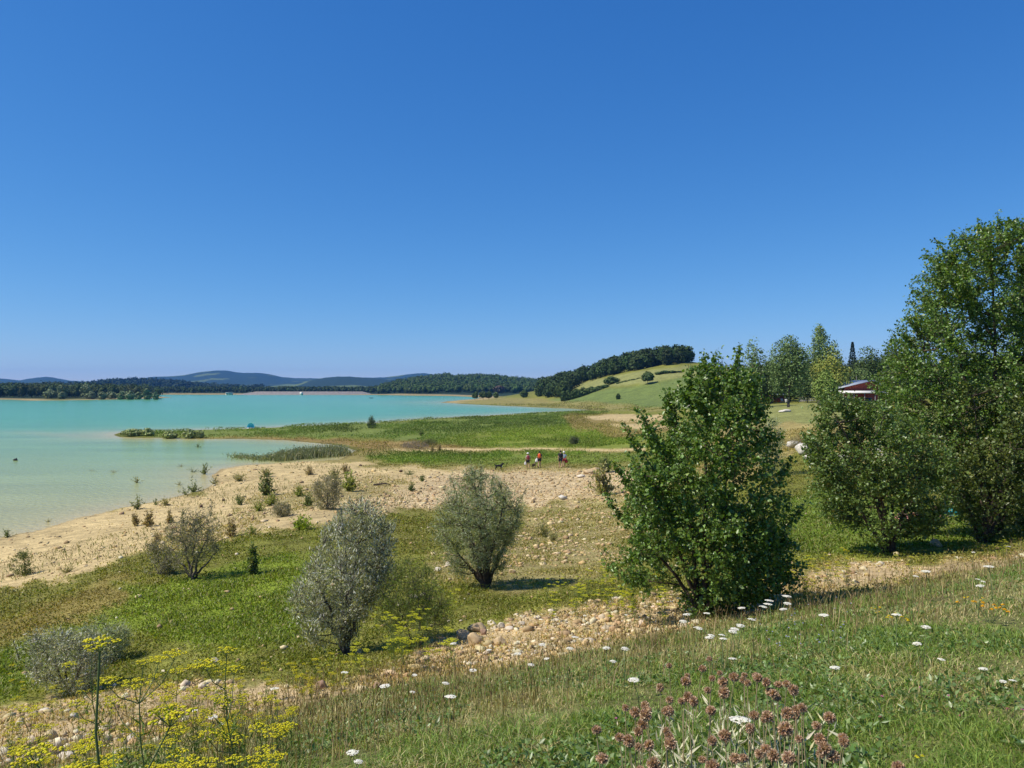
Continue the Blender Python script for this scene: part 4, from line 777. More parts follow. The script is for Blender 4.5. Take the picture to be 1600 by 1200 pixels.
def rock(name, label, px, py, wp, hp, col=(.52, .40, .24), group=None, cat='rock', flat=1.0):
    x, y, z = hit(px, py); s_ = y / F; wd, ht = wp * s_, hp * s_
    V = IC3_V.copy(); o = rng.uniform(0, 50, 3)
    for _ in range(9):
        d = rand_dir(1, .2)[0]; c = rng.uniform(.55, .88); t = V @ d; V = V - np.outer(np.maximum(t - c, 0), d)
    V = V * (1 + .10 * fbm(V[:, 0] * 2.5 + o[0], V[:, 1] * 2.5 + o[1], V[:, 2] * 2.5 + o[2], 4))[:, None]
    V = V * [wd * .58, wd * .5, ht * .62] + [0, 0, ht * .34]; a = rng.uniform(-.4, .4); V[:, :2] = V[:, :2] @ np.array([[math.cos(a), -math.sin(a)], [math.sin(a), math.cos(a)]])
    m = MB(); m.add(V + [x, y + wd * .2, z], IC3_F, jit(np.tile(col, (len(V), 1)), len(V), .08, .02)); o_ = m.build(name, M_stone, None, (x, y + wd * .2, z)); return tag(o_, label, cat, group)
RK = [(745, 988, 26, 15, 'topmost tan boulder of the pile at the end of the stony strip'), (722, 999, 24, 15, 'left tan boulder of the pile, a dark hollow under it'), (740, 1008, 24, 19, 'front rounded boulder of the pile with a grey patch'), (755, 992, 10, 11, 'small reddish brown stone at the right of the boulder pile'),
      (710, 1005, 10, 8, 'small tan stone at the left foot of the boulder pile'), (781, 1008, 19, 15, 'tan boulder just right of the boulder pile'), (783, 982, 12, 9, 'flat stone behind and right of the boulder pile'), (768, 977, 14, 8, 'pale stone behind the boulder pile'),
      (815, 978, 11, 9, 'pale upright stone right of the boulder pile on the grass edge'), (840, 968, 12, 6, 'flat pale stone on the grass edge right of the boulder pile'), (796, 985, 14, 6, 'long flat stone right of the boulder pile'), (646, 937, 12, 9, 'pale stone between the two willows'),
      (624, 948, 9, 6, 'yellowish stone behind the yellow flowers'), (662, 932, 10, 6, 'light stone left below the grey green willow'), (879, 781, 13, 9, 'white topped rock lying alone on the stony slope'), (813, 799, 10, 7, 'tan stone touching the right side of the grey willow crown'),
      (700, 885, 10, 7, 'pale stone, upper one left of the grey willow trunk'), (683, 893, 12, 7, 'pale stone, lower one left of the grey willow trunk'), (800, 896, 11, 8, 'tan stone right of the grey willow trunk'), (920, 741, 16, 9, 'tan rock leading the small pile left of the lone poplar'),
      (931, 737, 14, 8, 'tan rock at the right of the small pile left of the lone poplar'), (908, 746, 12, 6, 'flat rock at the left of the small pile by the lone poplar'), (162, 1136, 22, 12, 'largest angular tan stone in the rubble at the lower left'), (115, 1122, 12, 8, 'white stone below the lower left bush'),
      (136, 1153, 14, 8, 'flat pale stone below the angular one at the lower left'), (54, 1005, 9, 8, 'pale stone behind the lower left bush'), (68, 1115, 14, 8, 'pinkish stone left of the lower left bush shade'), (28, 1134, 13, 7, 'whitish stone near the left edge in the rubble'), (205, 1160, 18, 13, 'upright pale stone beside the tall fennel stalk'),
      (185, 1182, 30, 12, 'long flat stone at the foot of the tall fennel'), (100, 1188, 26, 10, 'flat beige stone near the bottom edge at the left'), (335, 1036, 11, 8, 'lone pale stone on the lawn above the yellow flowers'), (502, 1076, 17, 12, 'brownish stone in the dry grass below the silvery willow'), (590, 1078, 15, 11, 'brown hollowed stone in the dry grass right of the silvery willow'),
      (1464, 855, 18, 12, 'tan boulder with a dark hollow in the shade edge of the poplar bush'), (1541, 848, 20, 6, 'flat white stone in the shade of the tallest poplar'), (1243, 700, 22, 14, 'left white boulder seen between the poplars'), (1259, 710, 28, 18, 'largest white boulder seen between the poplars'), (1264, 718, 16, 9, 'small white boulder below the largest one between the poplars'),
      (1326, 706, 9, 7, 'small pale boulder glimpsed through the wide poplar bush'), (1372, 713, 34, 12, 'long pale boulder hidden behind the wide poplar bush'), (1316, 726, 22, 18, 'pale boulder behind the left part of the wide poplar bush'), (1456, 745, 18, 14, 'pale boulder behind the yellowish poplar bush'), (1227, 644, 18, 5, 'flat pale rock slab on the tan meadow by the huts'),
      (1046, 636, 16, 5, 'flat pale rock slab on the slope right of the lone poplar top'), (1075, 637, 20, 5, 'pale rock slab half hidden by the lone poplar')]
for px, py, wp, hp, lab in RK:
    c = (.50, .37, .21) if ('tan' in lab or 'boulder of' in lab) else (.60, .52, .40)
    if 'white' in lab or 'pale boulder' in lab or 'slab' in lab: c = (.54, .50, .42)
    if 'brown' in lab: c = (.34, .22, .15)
    rock('rock' if wp < 20 else 'boulder', lab, px, py, wp, hp, c)
for px, py, wp, hp, lab in [(563, 728, 5, 3, 'dark stone on the bare sand near the inlet'), (626, 738, 6, 4, 'dark stone at the far edge of the stony shore'), (349, 783, 5, 5, 'dark round stone on the sand right of the dry bush'), (314, 793, 6, 5, 'black stone on the sand above the sparse tree'), (263, 790, 6, 3, 'dark stone at the waterline')]:
    rock('rock', lab, px, py, wp, hp, (.11, .07, .05))
x, y, z = hit(596, 759); lg = empty('driftwood', (x, y, z), 'dark twisted driftwood branch lying on the stony shore', 'driftwood')
m = MB(); tubes(m, np.array([[[-.7, 0, .08], [-.2, .1, .12], [.3, 0, .2], [.75, .1, .1]], [[-.2, .1, .1], [0, .2, .25], [.15, .3, .35], [.2, .3, .4]]]), np.array([[.07, .09, .07, .03], [.04, .03, .02, .01]]), 6); m.build('branch', M_bark, lg)
# shrubs at the end of the spit
for px, foot, top, wp, lab in [(207, 681, 670, 28, 'low olive shrub at the very tip of the spit'), (231, 681, 669, 19, 'rounded shrub second from the tip of the spit'), (265, 684, 673, 24, 'grey green shrub third from the tip of the spit'), (296, 684, 671, 20, 'shrub fourth from the tip of the spit'), (313, 684, 672, 11, 'narrow dark shrub fifth from the tip of the spit')]:
    Y = F * H / (foot - HY) * .985; far_tree('shrub', lab, px, foot, top, wp, Y, [((.20, .24, .08), .6), ((.28, .30, .13), .4)], 420, .0, cat='shrub', fs=.3)

# ---------------------------------------------------------------- flowers
def copytree(root, loc, rz, sc_, label, group=None):
    r_ = root.copy(); C.objects.link(r_); r_.location = loc; r_.rotation_euler = (0, 0, rz); r_.scale = (sc_,) * 3; r_['label'] = label
    if group: r_['group'] = group
    elif 'group' in r_: del r_['group']
    for ch in root.children:
        c = ch.copy(); C.objects.link(c); c.parent = r_
    return r_
M_stem = solid('green_stem', (.10, .14, .045), .6); M_drystem = solid('straw_stem', (.36, .28, .15), .8); M_paleleaf = solid('pale_dry_leaf', (.55, .52, .34), .7)
def umbel(mb, c, rad, n, col, dome=.25, ls=.0075, tilt=None):
    a = rng.uniform(0, 6.283, n); q = np.sqrt(rng.random(n)); P = np.stack([q * np.cos(a), q * np.sin(a), dome * (1 - q * q)], 1) * rad
    if tilt is not None: P = P @ np.array(Matrix.Rotation(tilt[0], 3, 'X') @ Matrix.Rotation(tilt[1], 3, 'Y')).T
    S_ = rad * ls / .04 * rng.uniform(.7, 1.3, (n, 1)) * [1, 1, .55]; blobs(mb, P + c, S_, jit(np.tile(col, (n, 1)), n, .12), rough=.25)
# wild carrot
CAR = []
for v in range(4):
    rt = empty('wild_carrot', (0, -30, 0), 'white', 'flower'); st = MB(); h = 1.0; bx_, by_ = rng.uniform(-.06, .06, 2)
    P = np.array([[0, 0, -.04], [bx_ * .3, by_ * .3, h * .5], [bx_, by_, h - .05], [bx_, by_, h - .05]]); tubes(st, P[None], [[.0045, .004, .003, .003]], 5)
    ry = np.array([[P[3], P[3] + np.array([math.cos(a) * .045, math.sin(a) * .045, .045])] for a in np.arange(0, 6.28, .6)]); tubes(st, ry, np.full((len(ry), 2), .0012), 3)
    st.build('stem', M_stem, rt); fl = MB(); umbel(fl, np.array([bx_, by_, h]), .046, 110, (.78, .75, .66), .4, .0055, tuple(rng.uniform(-.3, .3, 2))); fl.build('flower_head', M_petal, rt); CAR.append(rt)
WCP = [(1055, 935, 1, 'pinkish white wild carrot left of the lone poplar trunk'), (1077, 963, 1.0, 'round white wild carrot in the shade left under the lone poplar'), (1100, 960, .9, 'white wild carrot leaning right in the shade under the lone poplar'), (1158, 949, 1, 'fresh white wild carrot right of the lone poplar trunk'),
       (1064, 969, .9, ''), (1082, 980, 1, ''), (1218, 931, 1.2, ''), (1206, 939, 1.2, ''), (1196, 946, 1.1, ''), (1184, 947, 1, ''), (1232, 941, 1, ''), (1223, 951, .9, ''), (1136, 986, .9, ''), (1152, 975, 1, ''), (1147, 980, 1, ''), (1178, 969, .9, ''), (1104, 993, .8, ''), (1115, 999, .9, ''), (1127, 1001, .8, ''), (1131, 993, .7, ''),
       (1298, 963, 1.2, 'white wild carrot alone in the green grass below the stone strip'), (1310, 1048, 1, 'white wild carrot in the grass right of the brown seed heads'), (1400, 964, 1, 'white wild carrot beside yellow flowers in the grass'), (1443, 980, .9, ''), (1440, 1006, .8, 'flat white wild carrot by the bare patch'),
       (1147, 1132, 1.6, 'largest white wild carrot among the brown seed heads'), (1000, 1060, 1.1, 'lacy white wild carrot above the left seed heads'), (1148, 1029, .8, 'small tilted white wild carrot above the seed heads'), (1456, 893, 1.3, 'bluish white wild carrot on the stone strip at the right'), (1551, 888, 1.4, 'broad white wild carrot at the far right of the stone strip'),
       (1425, 899, .8, ''), (1528, 915, .9, ''), (1531, 908, .6, ''), (1522, 905, .6, ''), (1570, 854, 1.1, 'white wild carrot high at the right edge under the poplar'), (1519, 863, .7, ''), (1463, 1031, .7, ''), (1543, 1049, .8, ''), (1573, 1064, .6, ''), (1586, 1064, .6, ''),
       (432, 1079, 1.2, 'white wild carrot lowest left of the silvery willow'), (531, 1052, 1, 'white wild carrot at the foot of the silvery willow'), (653, 1053, .8, ''), (601, 1070, 1.2, 'lacy greyish wild carrot in the dry grass'), (699, 1093, 1.1, 'open white wild carrot on the bank below the boulders'),
       (712, 1008, 1.0, 'white wild carrot in front of the boulder pile'), (740, 1044, 1, ''), (698, 1069, .8, ''), (768, 1017, .8, ''), (564, 1175, 1, 'flat white wild carrot at the bottom edge, upper one'), (554, 1187, .7, 'flat white wild carrot at the bottom edge, lower one'), (902, 996, 1, ''), (885, 1012, .8, ''), (948, 1010, .9, ''), (955, 1031, .7, ''),
       (975, 1015, .8, ''), (910, 962, .7, ''), (975, 960, .6, ''), (312, 1110, .8, 'small white flower head among the yellow ones'), (328, 1122, 1.1, 'white flower head near the lower left yellow flowers'), (342, 1134, .7, ''), (815, 1020, .9, ''), (850, 1005, .9, ''), (830, 1040, .8, ''), (860, 1030, .7, ''), (370, 1140, .7, ''), (640, 1080, .6, '')]
for i, (px, py, s_, lab) in enumerate(WCP):
    h = rng.uniform(.30, .45) if py < 1020 else rng.uniform(.22, .32); x, y, z = hit(px, py, h); src = CAR[i % 4]
    o = copytree(src, (x, y, z), rng.uniform(0, 6), 1, lab or 'white wild carrot flower head in a loose drift along the bank edge', None if lab else 'white wild carrots along the bank edge')
    o.scale = (s_ * min(1.0, .5 + y * .045), s_ * min(1.0, .5 + y * .045), h)
    if h < .9:
        for ch in o.children:
            if ch.name.startswith('flower_head'): pass
for r_ in CAR:
    for ch in list(r_.children): bpy.data.objects.remove(ch)
    bpy.data.objects.remove(r_)
# round brown seed heads on straw stems
SHD = []
for v in range(5):
    rt = empty('seed_head', (0, -30, 0), 'brown', 'seed head'); st = MB(); lx, ly = rng.uniform(-.05, .05, 2); hr = [.021, .019, .024, .016, .022][v]; h = .42
    tt = np.linspace(0, 1, 6)[:, None]; P = np.array([[0, 0, -.04]]) * (1 - tt) + np.array([[lx, ly, h - hr]]) * tt + np.sin(tt * 3.1) * np.array([[rng.uniform(-.02, .02), .01, 0]]); tubes(st, P[None], [np.linspace(.0026, .0018, 6)], 5)
    st.build('stem', M_drystem, rt); hd = MB(); n = 420; d = rand_dir(n, .15); cs = np.array([(.46, .29, .18), (.60, .41, .28), (.32, .19, .12), (.70, .54, .40)])
    blobs(hd, np.array([[lx, ly, h]]), np.array([[hr * .72, hr * .72, hr * .62]]), np.array([[.25, .15, .11]]), IC2_V, IC2_F, .08)
    leaves(hd, np.array([lx, ly, h]) + d * hr * .55 * [1, 1, .85], d + rand_dir(n) * .5, rand_dir(n), hr * .62 * rng.uniform(.6, 1.2, n), hr * .3, jit(cs[rng.integers(0, 4, n)], n, .2), .3); hd.build('head', M_petal, rt)
    lf = MB(); 
    for j in range(4):
        a = rng.uniform(0, 6.28); b = np.array([[0, 0, rng.uniform(.0, .10)]]); leaves(lf, b, np.array([[math.cos(a), math.sin(a), .7]]), rand_dir(1, 1), .09, .013, np.array([[.5, .5, .3]]), .2)
    lf.build('leaf', M_paleleaf, rt); SHD.append(rt)
SH = [(877, 718), (728, 745), (818, 757), (747, 795), (775, 828), (665, 848), (893, 790), (950, 788), (998, 790), (1046, 803), (1082, 790), (1125, 790), (968, 830), (1060, 840), (1165, 822), (1198, 822), (907, 855), (993, 868), (650, 888), (820, 890), (790, 905), (748, 915), (722, 935), (485, 950), (573, 930), (537, 960), (615, 963),
      (565, 987), (740, 962), (1190, 867), (1205, 888), (1225, 935), (1040, 958), (1175, 985), (1115, 980), (875, 935), (385, 1052), (540, 1060), (575, 1085), (595, 1040), (637, 1097), (703, 1040), (757, 1090), (740, 1040), (965, 1040), (1088, 1030), (1135, 1095), (1225, 1055), (797, 1145), (1205, 1145), (990, 1170), (520, 1110), (445, 1175),
      (517, 1190), (675, 1180), (1280, 860), (490, 1085), (640, 960), (925, 790), (860, 940), (1120, 1150), (900, 1100), (840, 1180), (1060, 1190)]
SH = [(800 + a * .35, 780 + b * .35) for a, b in SH] + [(1200 + a * .2917, 850 + b * .2917) for a, b in [(65, 745), (55, 800), (165, 800), (100, 885), (250, 875), (310, 945), (285, 985), (385, 1015), (355, 1050), (100, 1030), (300, 1115), (70, 1140), (210, 1035), (640, 1175), (250, 910), (320, 1125), (120, 910), (230, 1120)]]
for i, (px, py) in enumerate(SH):
    h = rng.uniform(.36, .50) * (1 if py > 1080 else .95); x, y, z = hit(px, py, h); o = copytree(SHD[i % 5], (x, y, z), rng.uniform(0, 6), h / .42 * rng.uniform(.95, 1.05), 'round brown dried seed head on a straw stalk in the foreground cluster', 'brown seed heads in the foreground'); o.scale = (rng.uniform(.85, 1.15),) * 2 + (h / .42,)
for r_ in SHD:
    for ch in list(r_.children): bpy.data.objects.remove(ch)
    bpy.data.objects.remove(r_)
# pale dry leaves at the foot of the seed heads
n = 1500; q = np.stack([rng.normal(1140, 80, n), rng.uniform(1110, 1330, n)], 1); Y = np.array([hit(a, b, .05)[1] for a, b in q]); x = (q[:, 0] - CX) / F * Y
m = MB(); leaves(m, np.stack([x, Y, tz(x, Y) + rng.uniform(0, .07, n)], 1), rand_dir(n, .8), rand_dir(n, .5), rng.uniform(.04, .10, n), rng.uniform(.008, .016, n), jit(np.array([(.50, .48, .27), (.40, .42, .22), (.58, .55, .38)])[rng.integers(0, 3, n)], n), .25)
tag(m.build('withered_leaves', M_petal), 'pale withered leaves at the foot of the brown seed heads', 'leaves', kind='stuff')
# yellow fennel
def fennel(label, group, x, y, z, h, nb=6, ur=.055, col=(.62, .56, .02), cat='flower'):
    rt = empty('fennel_plant', (x, y, z), label, cat, group); st = MB(); FL = []; lf = MB(); tr_ = max(.0028, h * .0048)
    lx, ly = rng.uniform(-.12, .12, 2) * h; t = np.linspace(0, 1, 7)[:, None]; P = np.array([[0, 0, -.05]]) * (1 - t) + np.array([[lx, ly, h]]) * t + np.sin(t * 6) * np.array([[.02, .015, 0]]) * h
    tubes(st, P[None], [np.linspace(tr_, tr_ * .5, 7)], 6); ends = [P[-1]]
    for j in range(nb):
        k = rng.integers(2, 6); a = rng.uniform(0, 6.28); L = h * rng.uniform(.12, .26); e = P[k] + np.array([math.cos(a) * L * .75, math.sin(a) * L * .75, L * rng.uniform(.6, 1.0)]); mm = P[k] * .5 + e * .5 + np.array([math.cos(a), math.sin(a), -.3]) * L * .12
        tubes(st, np.array([[P[k], mm, e]]), [[tr_ * .6, tr_ * .5, tr_ * .35]], 5); ends.append(e)
    for e in ends:
        rr = ur * rng.uniform(.7, 1.25); k = 11; a = np.arange(k) * 2.4; q = np.sqrt((np.arange(k) + .5) / k); U = np.stack([np.cos(a) * q * rr, np.sin(a) * q * rr, rr * .55 + .2 * rr * (1 - q)], 1) + e + rng.normal(0, rr * .05, (k, 3))
        tubes(st, np.stack([np.repeat(e[None], k, 0), U], 1), np.full((k, 2), tr_ * .2), 3)
        fl = MB(); FL.append(fl)
        for u in U: umbel(fl, u, rr * .26, 8, col, .3, .013)
    n = int(60 + 40 * h); kk = rng.random(n); b = P[np.minimum((kk * 5).astype(int), 5)] + rng.normal(0, .05 * h, (n, 3)); leaves(lf, b, rand_dir(n, .5), rand_dir(n), .07 * h + .02, .006 + .002 * h, jit((.13, .19, .03), n), .2)
    st.build('stem', M_stem, rt); [f_.build('flower_head', M_petal, rt) for f_ in FL]; lf.build('foliage', M_dull, rt); return rt
YL = [(155, 1012, .95, 3, 'tall fennel with a loose pale umbel, left of the tallest one'), (205, 1016, 1.15, 7, 'tallest yellow fennel on a thick stalk at the lower left'), (225, 1045, .9, 6, 'dense yellow fennel just right of the tallest one'), (275, 1060, .7, 6, 'yellow fennel in the middle of the lower left flowers'), (300, 1080, .6, 6, 'yellow fennel below the middle one'),
      (250, 1078, .6, 5, 'yellow fennel with drooping side umbel'), (370, 1015, .9, 4, 'tall yellow fennel standing right of the lower left group'), (372, 1040, .7, 5, 'lower fennel right of the lower left group'), (165, 1160, .55, 6, 'low yellow fennel over the rubble'), (120, 1065, .7, 4, 'small fennel over the dark shade of the lower left bush'), (140, 1190, .5, 5, 'low fennel at the bottom edge left of the tall stalk'),
      (405, 1145, .5, 5, 'fennel at the bottom left of the grass edge'), (440, 1152, .4, 5, 'small fennel at the grass edge below the willow'), (270, 1175, .45, 5, 'fennel at the bottom edge, right of the tall stalk'), (330, 1190, .5, 4, 'low fennel touching the bottom edge'), (395, 1185, .5, 5, 'fennel low at the start of the grass bank'), (420, 1040, .45, 4, 'fennel on the lawn edge'), (350, 1100, .45, 5, 'fennel among pale stones'),
      (45, 1118, .6, 4, 'fennel at the left edge of the rubble'), (25, 1040, .6, 3, 'thin fennel at the left edge of the lawn'), (70, 1135, .5, 4, 'short fennel left of the angular stone'), (10, 1190, .5, 4, 'fennel in the lower left corner')]
for px, py, h, nb, lab in YL:
    x, y, z = hit(px, py, h); fennel(lab, None, x, y, z, h, nb + 1, .046)
for px, py, h in [(rng.uniform(5, 460), rng.uniform(1085, 1235), rng.uniform(.2, .45)) for _ in range(64)]:
    x, y, z = hit(px, py); fennel('small yellow fennel among the pale stones at the lower left', 'small fennels over the lower left rubble', x, y, z, h, rng.integers(2, 5), .030)
for i in range(26):
    px, py = rng.normal(632, 40), rng.uniform(990, 1062); h = rng.uniform(.35, .8); x, y, z = hit(px, py); fennel('yellow fennel in the thicket right of the silvery willow', 'fennel thicket by the silvery willow', x, y, z, h, rng.integers(4, 8), .045, (.62, .62, .03))
for i in range(44):
    px = rng.uniform(850, 1055); py = 935 + rng.uniform(-22, 50) + (px - 950) * .05; h = rng.uniform(.25, .6); x, y, z = hit(px, py); fennel('yellow fennel in the patch left of the lone poplar', 'fennel patch left of the lone poplar', x, y, z, h, rng.integers(4, 8), .04, (.62, .62, .03))
for i in range(34):
    px = rng.uniform(1170, 1330); py = 928 - (px - 1170) * .12 + rng.uniform(-28, 24); h = rng.uniform(.25, .5); x, y, z = hit(px, py); fennel('yellow fennel in the patch right of the lone poplar', 'fennel patch right of the lone poplar', x, y, z, h, rng.integers(3, 7), .04, (.64, .60, .03))
for px, py, h, lab in [(1115, 905, -960, 'tall thin fennel in front of the lone poplar trunk, left one'), (1135, 900, -962, 'tall thin fennel in front of the lone poplar trunk, middle one'), (1155, 893, -960, 'tall thin fennel in front of the lone poplar trunk, right one'), (1400, 868, -905, 'fennel in front of the wide poplar bush, left one'), (1422, 872, -903, 'fennel in front of the wide poplar bush, right one'), (1565, 845, -880, 'fennel at the foot of the tallest poplar')]:
    x, y, z = hit(px, -h); h = (-h - py) * y / F; fennel(lab, None, x, y, z, h, 6, .035, (.55, .55, .04))
for i in range(14):
    px, py = rng.uniform(430, 560), rng.uniform(1050, 1095); h = rng.uniform(.15, .3); x, y, z = hit(px, py); fennel('low yellow flowers at the foot of the silvery willow', 'yellow flowers below the silvery willow', x, y, z, h, rng.integers(3, 5), .035)
# orange yellow, pink and blue small flowers of the bank
def small_flower(name, label, px, py, h, col, rad, group=None, k=1, spread=.04):
    x, y, z = hit(px, py, h); rt = empty(name, (x, y, z), label, 'flower', group); st = MB(); FL = []
    for j in range(k):
        fl = MB(); FL.append(fl)
        e = np.array([rng.normal(0, spread) if k > 1 else 0, rng.normal(0, spread) if k > 1 else 0, h * rng.uniform(.85, 1.1)]); tubes(st, np.array([[[0, 0, -.02], e * .6 + [0, .004, 0], e]]), [[.002, .0016, .0013]], 4)
        umbel(fl, e, rad, 14, col, .7, .016)
    st.build('stem', M_stem, rt); [f_.build('flower_head', M_petal, rt) for f_ in FL]
small_flower('yellow_flower', 'cluster of orange yellow flowers in the grass at the right edge', 1548, 947, .16, (.70, .36, .01), .016, k=12, spread=.09)
small_flower('yellow_flower', 'small yellow flowers just left of the orange yellow cluster', 1522, 936, .14, (.66, .48, .02), .012, k=4, spread=.05)
small_flower('yellow_flower', 'yellow flowers around a white wild carrot in the grass', 1402, 963, .14, (.68, .50, .02), .013, k=9, spread=.08)
small_flower('yellow_flower', 'tiny yellow flowers left of the white and yellow group', 1366, 953, .12, (.66, .48, .02), .010, k=4, spread=.05)
small_flower('yellow_flower', 'yellow flower low near the bottom edge at the right', 1432, 1182, .08, (.62, .55, .02), .008, k=3, spread=.02)
for px, py, lab in [(1378, 1088, 'largest pink clover head in the grass'), (1438, 1073, 'pale pink clover head above the largest one'), (1482, 1087, 'pink clover head right of the pair'), (1574, 1110, 'dull red clover head near the right edge'), (1598, 1109, 'pink clover head at the right edge'), (1500, 1116, 'small reddish clover head'), (1375, 1122, 'withered brownish clover head'), (963, 1125, 'pink clover head left of the seed heads'), (1208, 1130, 'pink knapweed among the seed heads')]:
    small_flower('clover_flower', lab, px, py, .09, (.52, .16, .30) if 'pink' in lab else (.35, .13, .12), .008, None)
for i in range(46):
    px, py = rng.uniform(1150, 1330), 960 + rng.uniform(-28, 48)
    small_flower('blue_flower', 'tiny pale blue flower in the grass right of the white drift', px, py, .14, (.42, .42, .66), .0075, 'tiny pale blue flowers of the bank')

# ---------------------------------------------------------------- people and dogs
def skin(name, V, E, Rd, mt, parent, sub=1, cols=None):
    me = bpy.data.meshes.new(name); me.from_pydata([tuple(v) for v in V], E, []); o = bpy.data.objects.new(name, me); C.objects.link(o); me.materials.append(mt)
    md = o.modifiers.new('skin', 'SKIN'); md.use_smooth_shade = True
    for i, r_ in enumerate(Rd): d = me.skin_vertices[0].data[i]; d.radius = (r_, r_) if np.isscalar(r_) else r_; d.use_root = (i == 0)
    s_ = o.modifiers.new('sub', 'SUBSURF'); s_.levels = sub; s_.render_levels = sub; o.parent = parent; return o
def ball(name, c, S_, mt, parent, rot=None):
    m = MB(); m.add(IC3_V * np.array(S_) + np.array(c), IC3_F, (1, 1, 1)); return m.build(name, mt, parent, smooth=True)
M_hair = solid('dark_hair', (.02, .015, .012), .6); M_hairb = solid('brown_hair', (.10, .06, .03), .6)
def human(name, label, loc, rz, J, shirt, legs, hair, hat=None, pack=None, sc_=1.0, legfull=False, shoe=(.05, .05, .05)):
    rt = empty(name, loc, label, 'person', None, rz); rt.scale = (sc_,) * 3
    names = ['pel', 'wst', 'chs', 'nck', 'hdb', 'hdm', 'hdt', 'shL', 'elL', 'wrL', 'shR', 'elR', 'wrR', 'hpL', 'knL', 'anL', 'toL', 'hpR', 'knR', 'anR', 'toR']
    rad = dict(pel=.125, wst=.115, chs=.135, nck=.055, hdb=.062, hdm=.092, hdt=.07, shL=.06, elL=.043, wrL=.028, shR=.06, elR=.043, wrR=.028, hpL=.088, knL=.058, anL=.038, toL=.03, hpR=.088, knR=.058, anR=.038, toR=.03)
    ed = [('pel', 'wst'), ('wst', 'chs'), ('chs', 'nck'), ('nck', 'hdb'), ('hdb', 'hdm'), ('hdm', 'hdt'), ('chs', 'shL'), ('shL', 'elL'), ('elL', 'wrL'), ('chs', 'shR'), ('shR', 'elR'), ('elR', 'wrR'), ('pel', 'hpL'), ('hpL', 'knL'), ('knL', 'anL'), ('anL', 'toL'), ('pel', 'hpR'), ('hpR', 'knR'), ('knR', 'anR'), ('anR', 'toR')]
    ix = {n: i for i, n in enumerate(names)}; V = [J[n] for n in names]; E = [(ix[a], ix[b]) for a, b in ed]; Rr = [rad[n] for n in names]
    # hands: palm with five short fingers of different length
    for sd_ in 'LR':
        w_ = np.array(J['wr' + sd_]); e_ = np.array(J['el' + sd_]); d = nrm(w_ - e_); pl = w_ + d * .08; V.append(pl); Rr.append(.030); E.append((ix['wr' + sd_], len(V) - 1)); pi = len(V) - 1
        sv = nrm(np.cross(d, [0.3, 1, .2])); nv = np.cross(sv, d)
        for j, L in enumerate((.055, .07, .078, .072, .058)):
            st = (w_ + d * .03 + sv * .03) if j == 0 else pl + sv * (.027 - .018 * (j - 1)); dd = nrm(d + sv * .9) if j == 0 else nrm(d - nv * .35)
            V.append(st + dd * L * .5); V.append(st + dd * L * .9 - nv * L * .25); Rr += [.009, .007]; E += [(pi, len(V) - 2), (len(V) - 2, len(V) - 1)]
    skin('body', V, E, Rr, M_skin, rt, 1)
    def g(ns, eds, rs, nm, mt): skin(nm, [J[n] if isinstance(n, str) else n for n in ns], eds, rs, mt, rt, 1)
    mid = lambda a, b, t: tuple(np.array(J[a]) * (1 - t) + np.array(J[b]) * t)
    g(['pel', 'wst', 'chs', mid('chs', 'nck', .55), 'shL', mid('shL', 'elL', .75), 'shR', mid('shR', 'elR', .75)], [(0, 1), (1, 2), (2, 3), (2, 4), (4, 5), (2, 6), (6, 7)], [.14, .13, .152, .085, .078, .062, .078, .062], 'shirt', shirt)
    k = .97 if legfull else .7
    g(['pel', 'hpL', mid('hpL', 'knL', k), 'hpR', mid('hpR', 'knR', k)] + ([mid('knL', 'anL', .9), mid('knR', 'anR', .9)] if legfull else []), [(0, 1), (1, 2), (0, 3), (3, 4)] + ([(2, 5), (4, 6)] if legfull else []), [.15, .108, .085, .108, .085] + ([.056, .056] if legfull else []), 'trousers' if legfull else 'shorts', legs)
    M_sh = solid('shoe', shoe, .6)
    for sd_ in 'LR': g(['an' + sd_, 'to' + sd_], [(0, 1)], [.048, .042], 'shoe', M_sh)
    h = np.array(J['hdm']); up = nrm(np.array(J['hdt']) - np.array(J['hdb'])); fw = np.array(J.get('face', (0, 1, 0)), float)
    ball('hair', h + up * .02 - fw * .025, (.098, .10, .10), hair, rt)
    ball('nose', h + fw * .10 - up * .005, (.014, .018, .02), M_skin, rt)
    for s2 in (-1, 1):
        sdv = np.cross(fw, up); ball('eye', h + fw * .088 + sdv * s2 * .032 + up * .012, (.011, .008, .008), M_hair, rt); ball('ear', h + sdv * s2 * .095, (.012, .02, .03), M_skin, rt)
    if hat is not None:
        m = MB(); a = np.linspace(0, 6.283, 21)[:-1]; rr = [(.155, .0), (.15, .012), (.105, .02), (.10, .07), (.085, .10), (.001, .112)]
        Vh = np.concatenate([np.stack([np.cos(a) * q, np.sin(a) * q, 0 * a + zz], 1) for q, zz in rr]); Q = [[i * 20 + j, i * 20 + (j + 1) % 20, (i + 1) * 20 + (j + 1) % 20, (i + 1) * 20 + j] for i in range(5) for j in range(20)]
        m.add(Vh + h + up * .05, Q); m.build('hat', hat, rt, smooth=True)
    if pack is not None:
        c = (np.array(J['chs']) * .65 + np.array(J['wst']) * .35) - fw * .22 + up * .03; m = MB(); Vp = IC3_V.copy(); Vp = np.sign(Vp) * np.abs(Vp) ** .55; m.add(Vp * [.15, .095, .22] + c, IC3_F); b = m.build('backpack', pack, rt, smooth=True)
        m2 = MB(); tubes(m2, np.array([[c + [s3 * .09, .05, .2], np.array(J['chs']) + [s3 * .1, 0, .15], np.array(J['chs']) + [s3 * .1, .15, 0], c + [s3 * .1, .1, -.18]] for s3 in (-1, 1)]), np.full((2, 4), .014), 5); m2.build('strap', pack, b)
    return rt
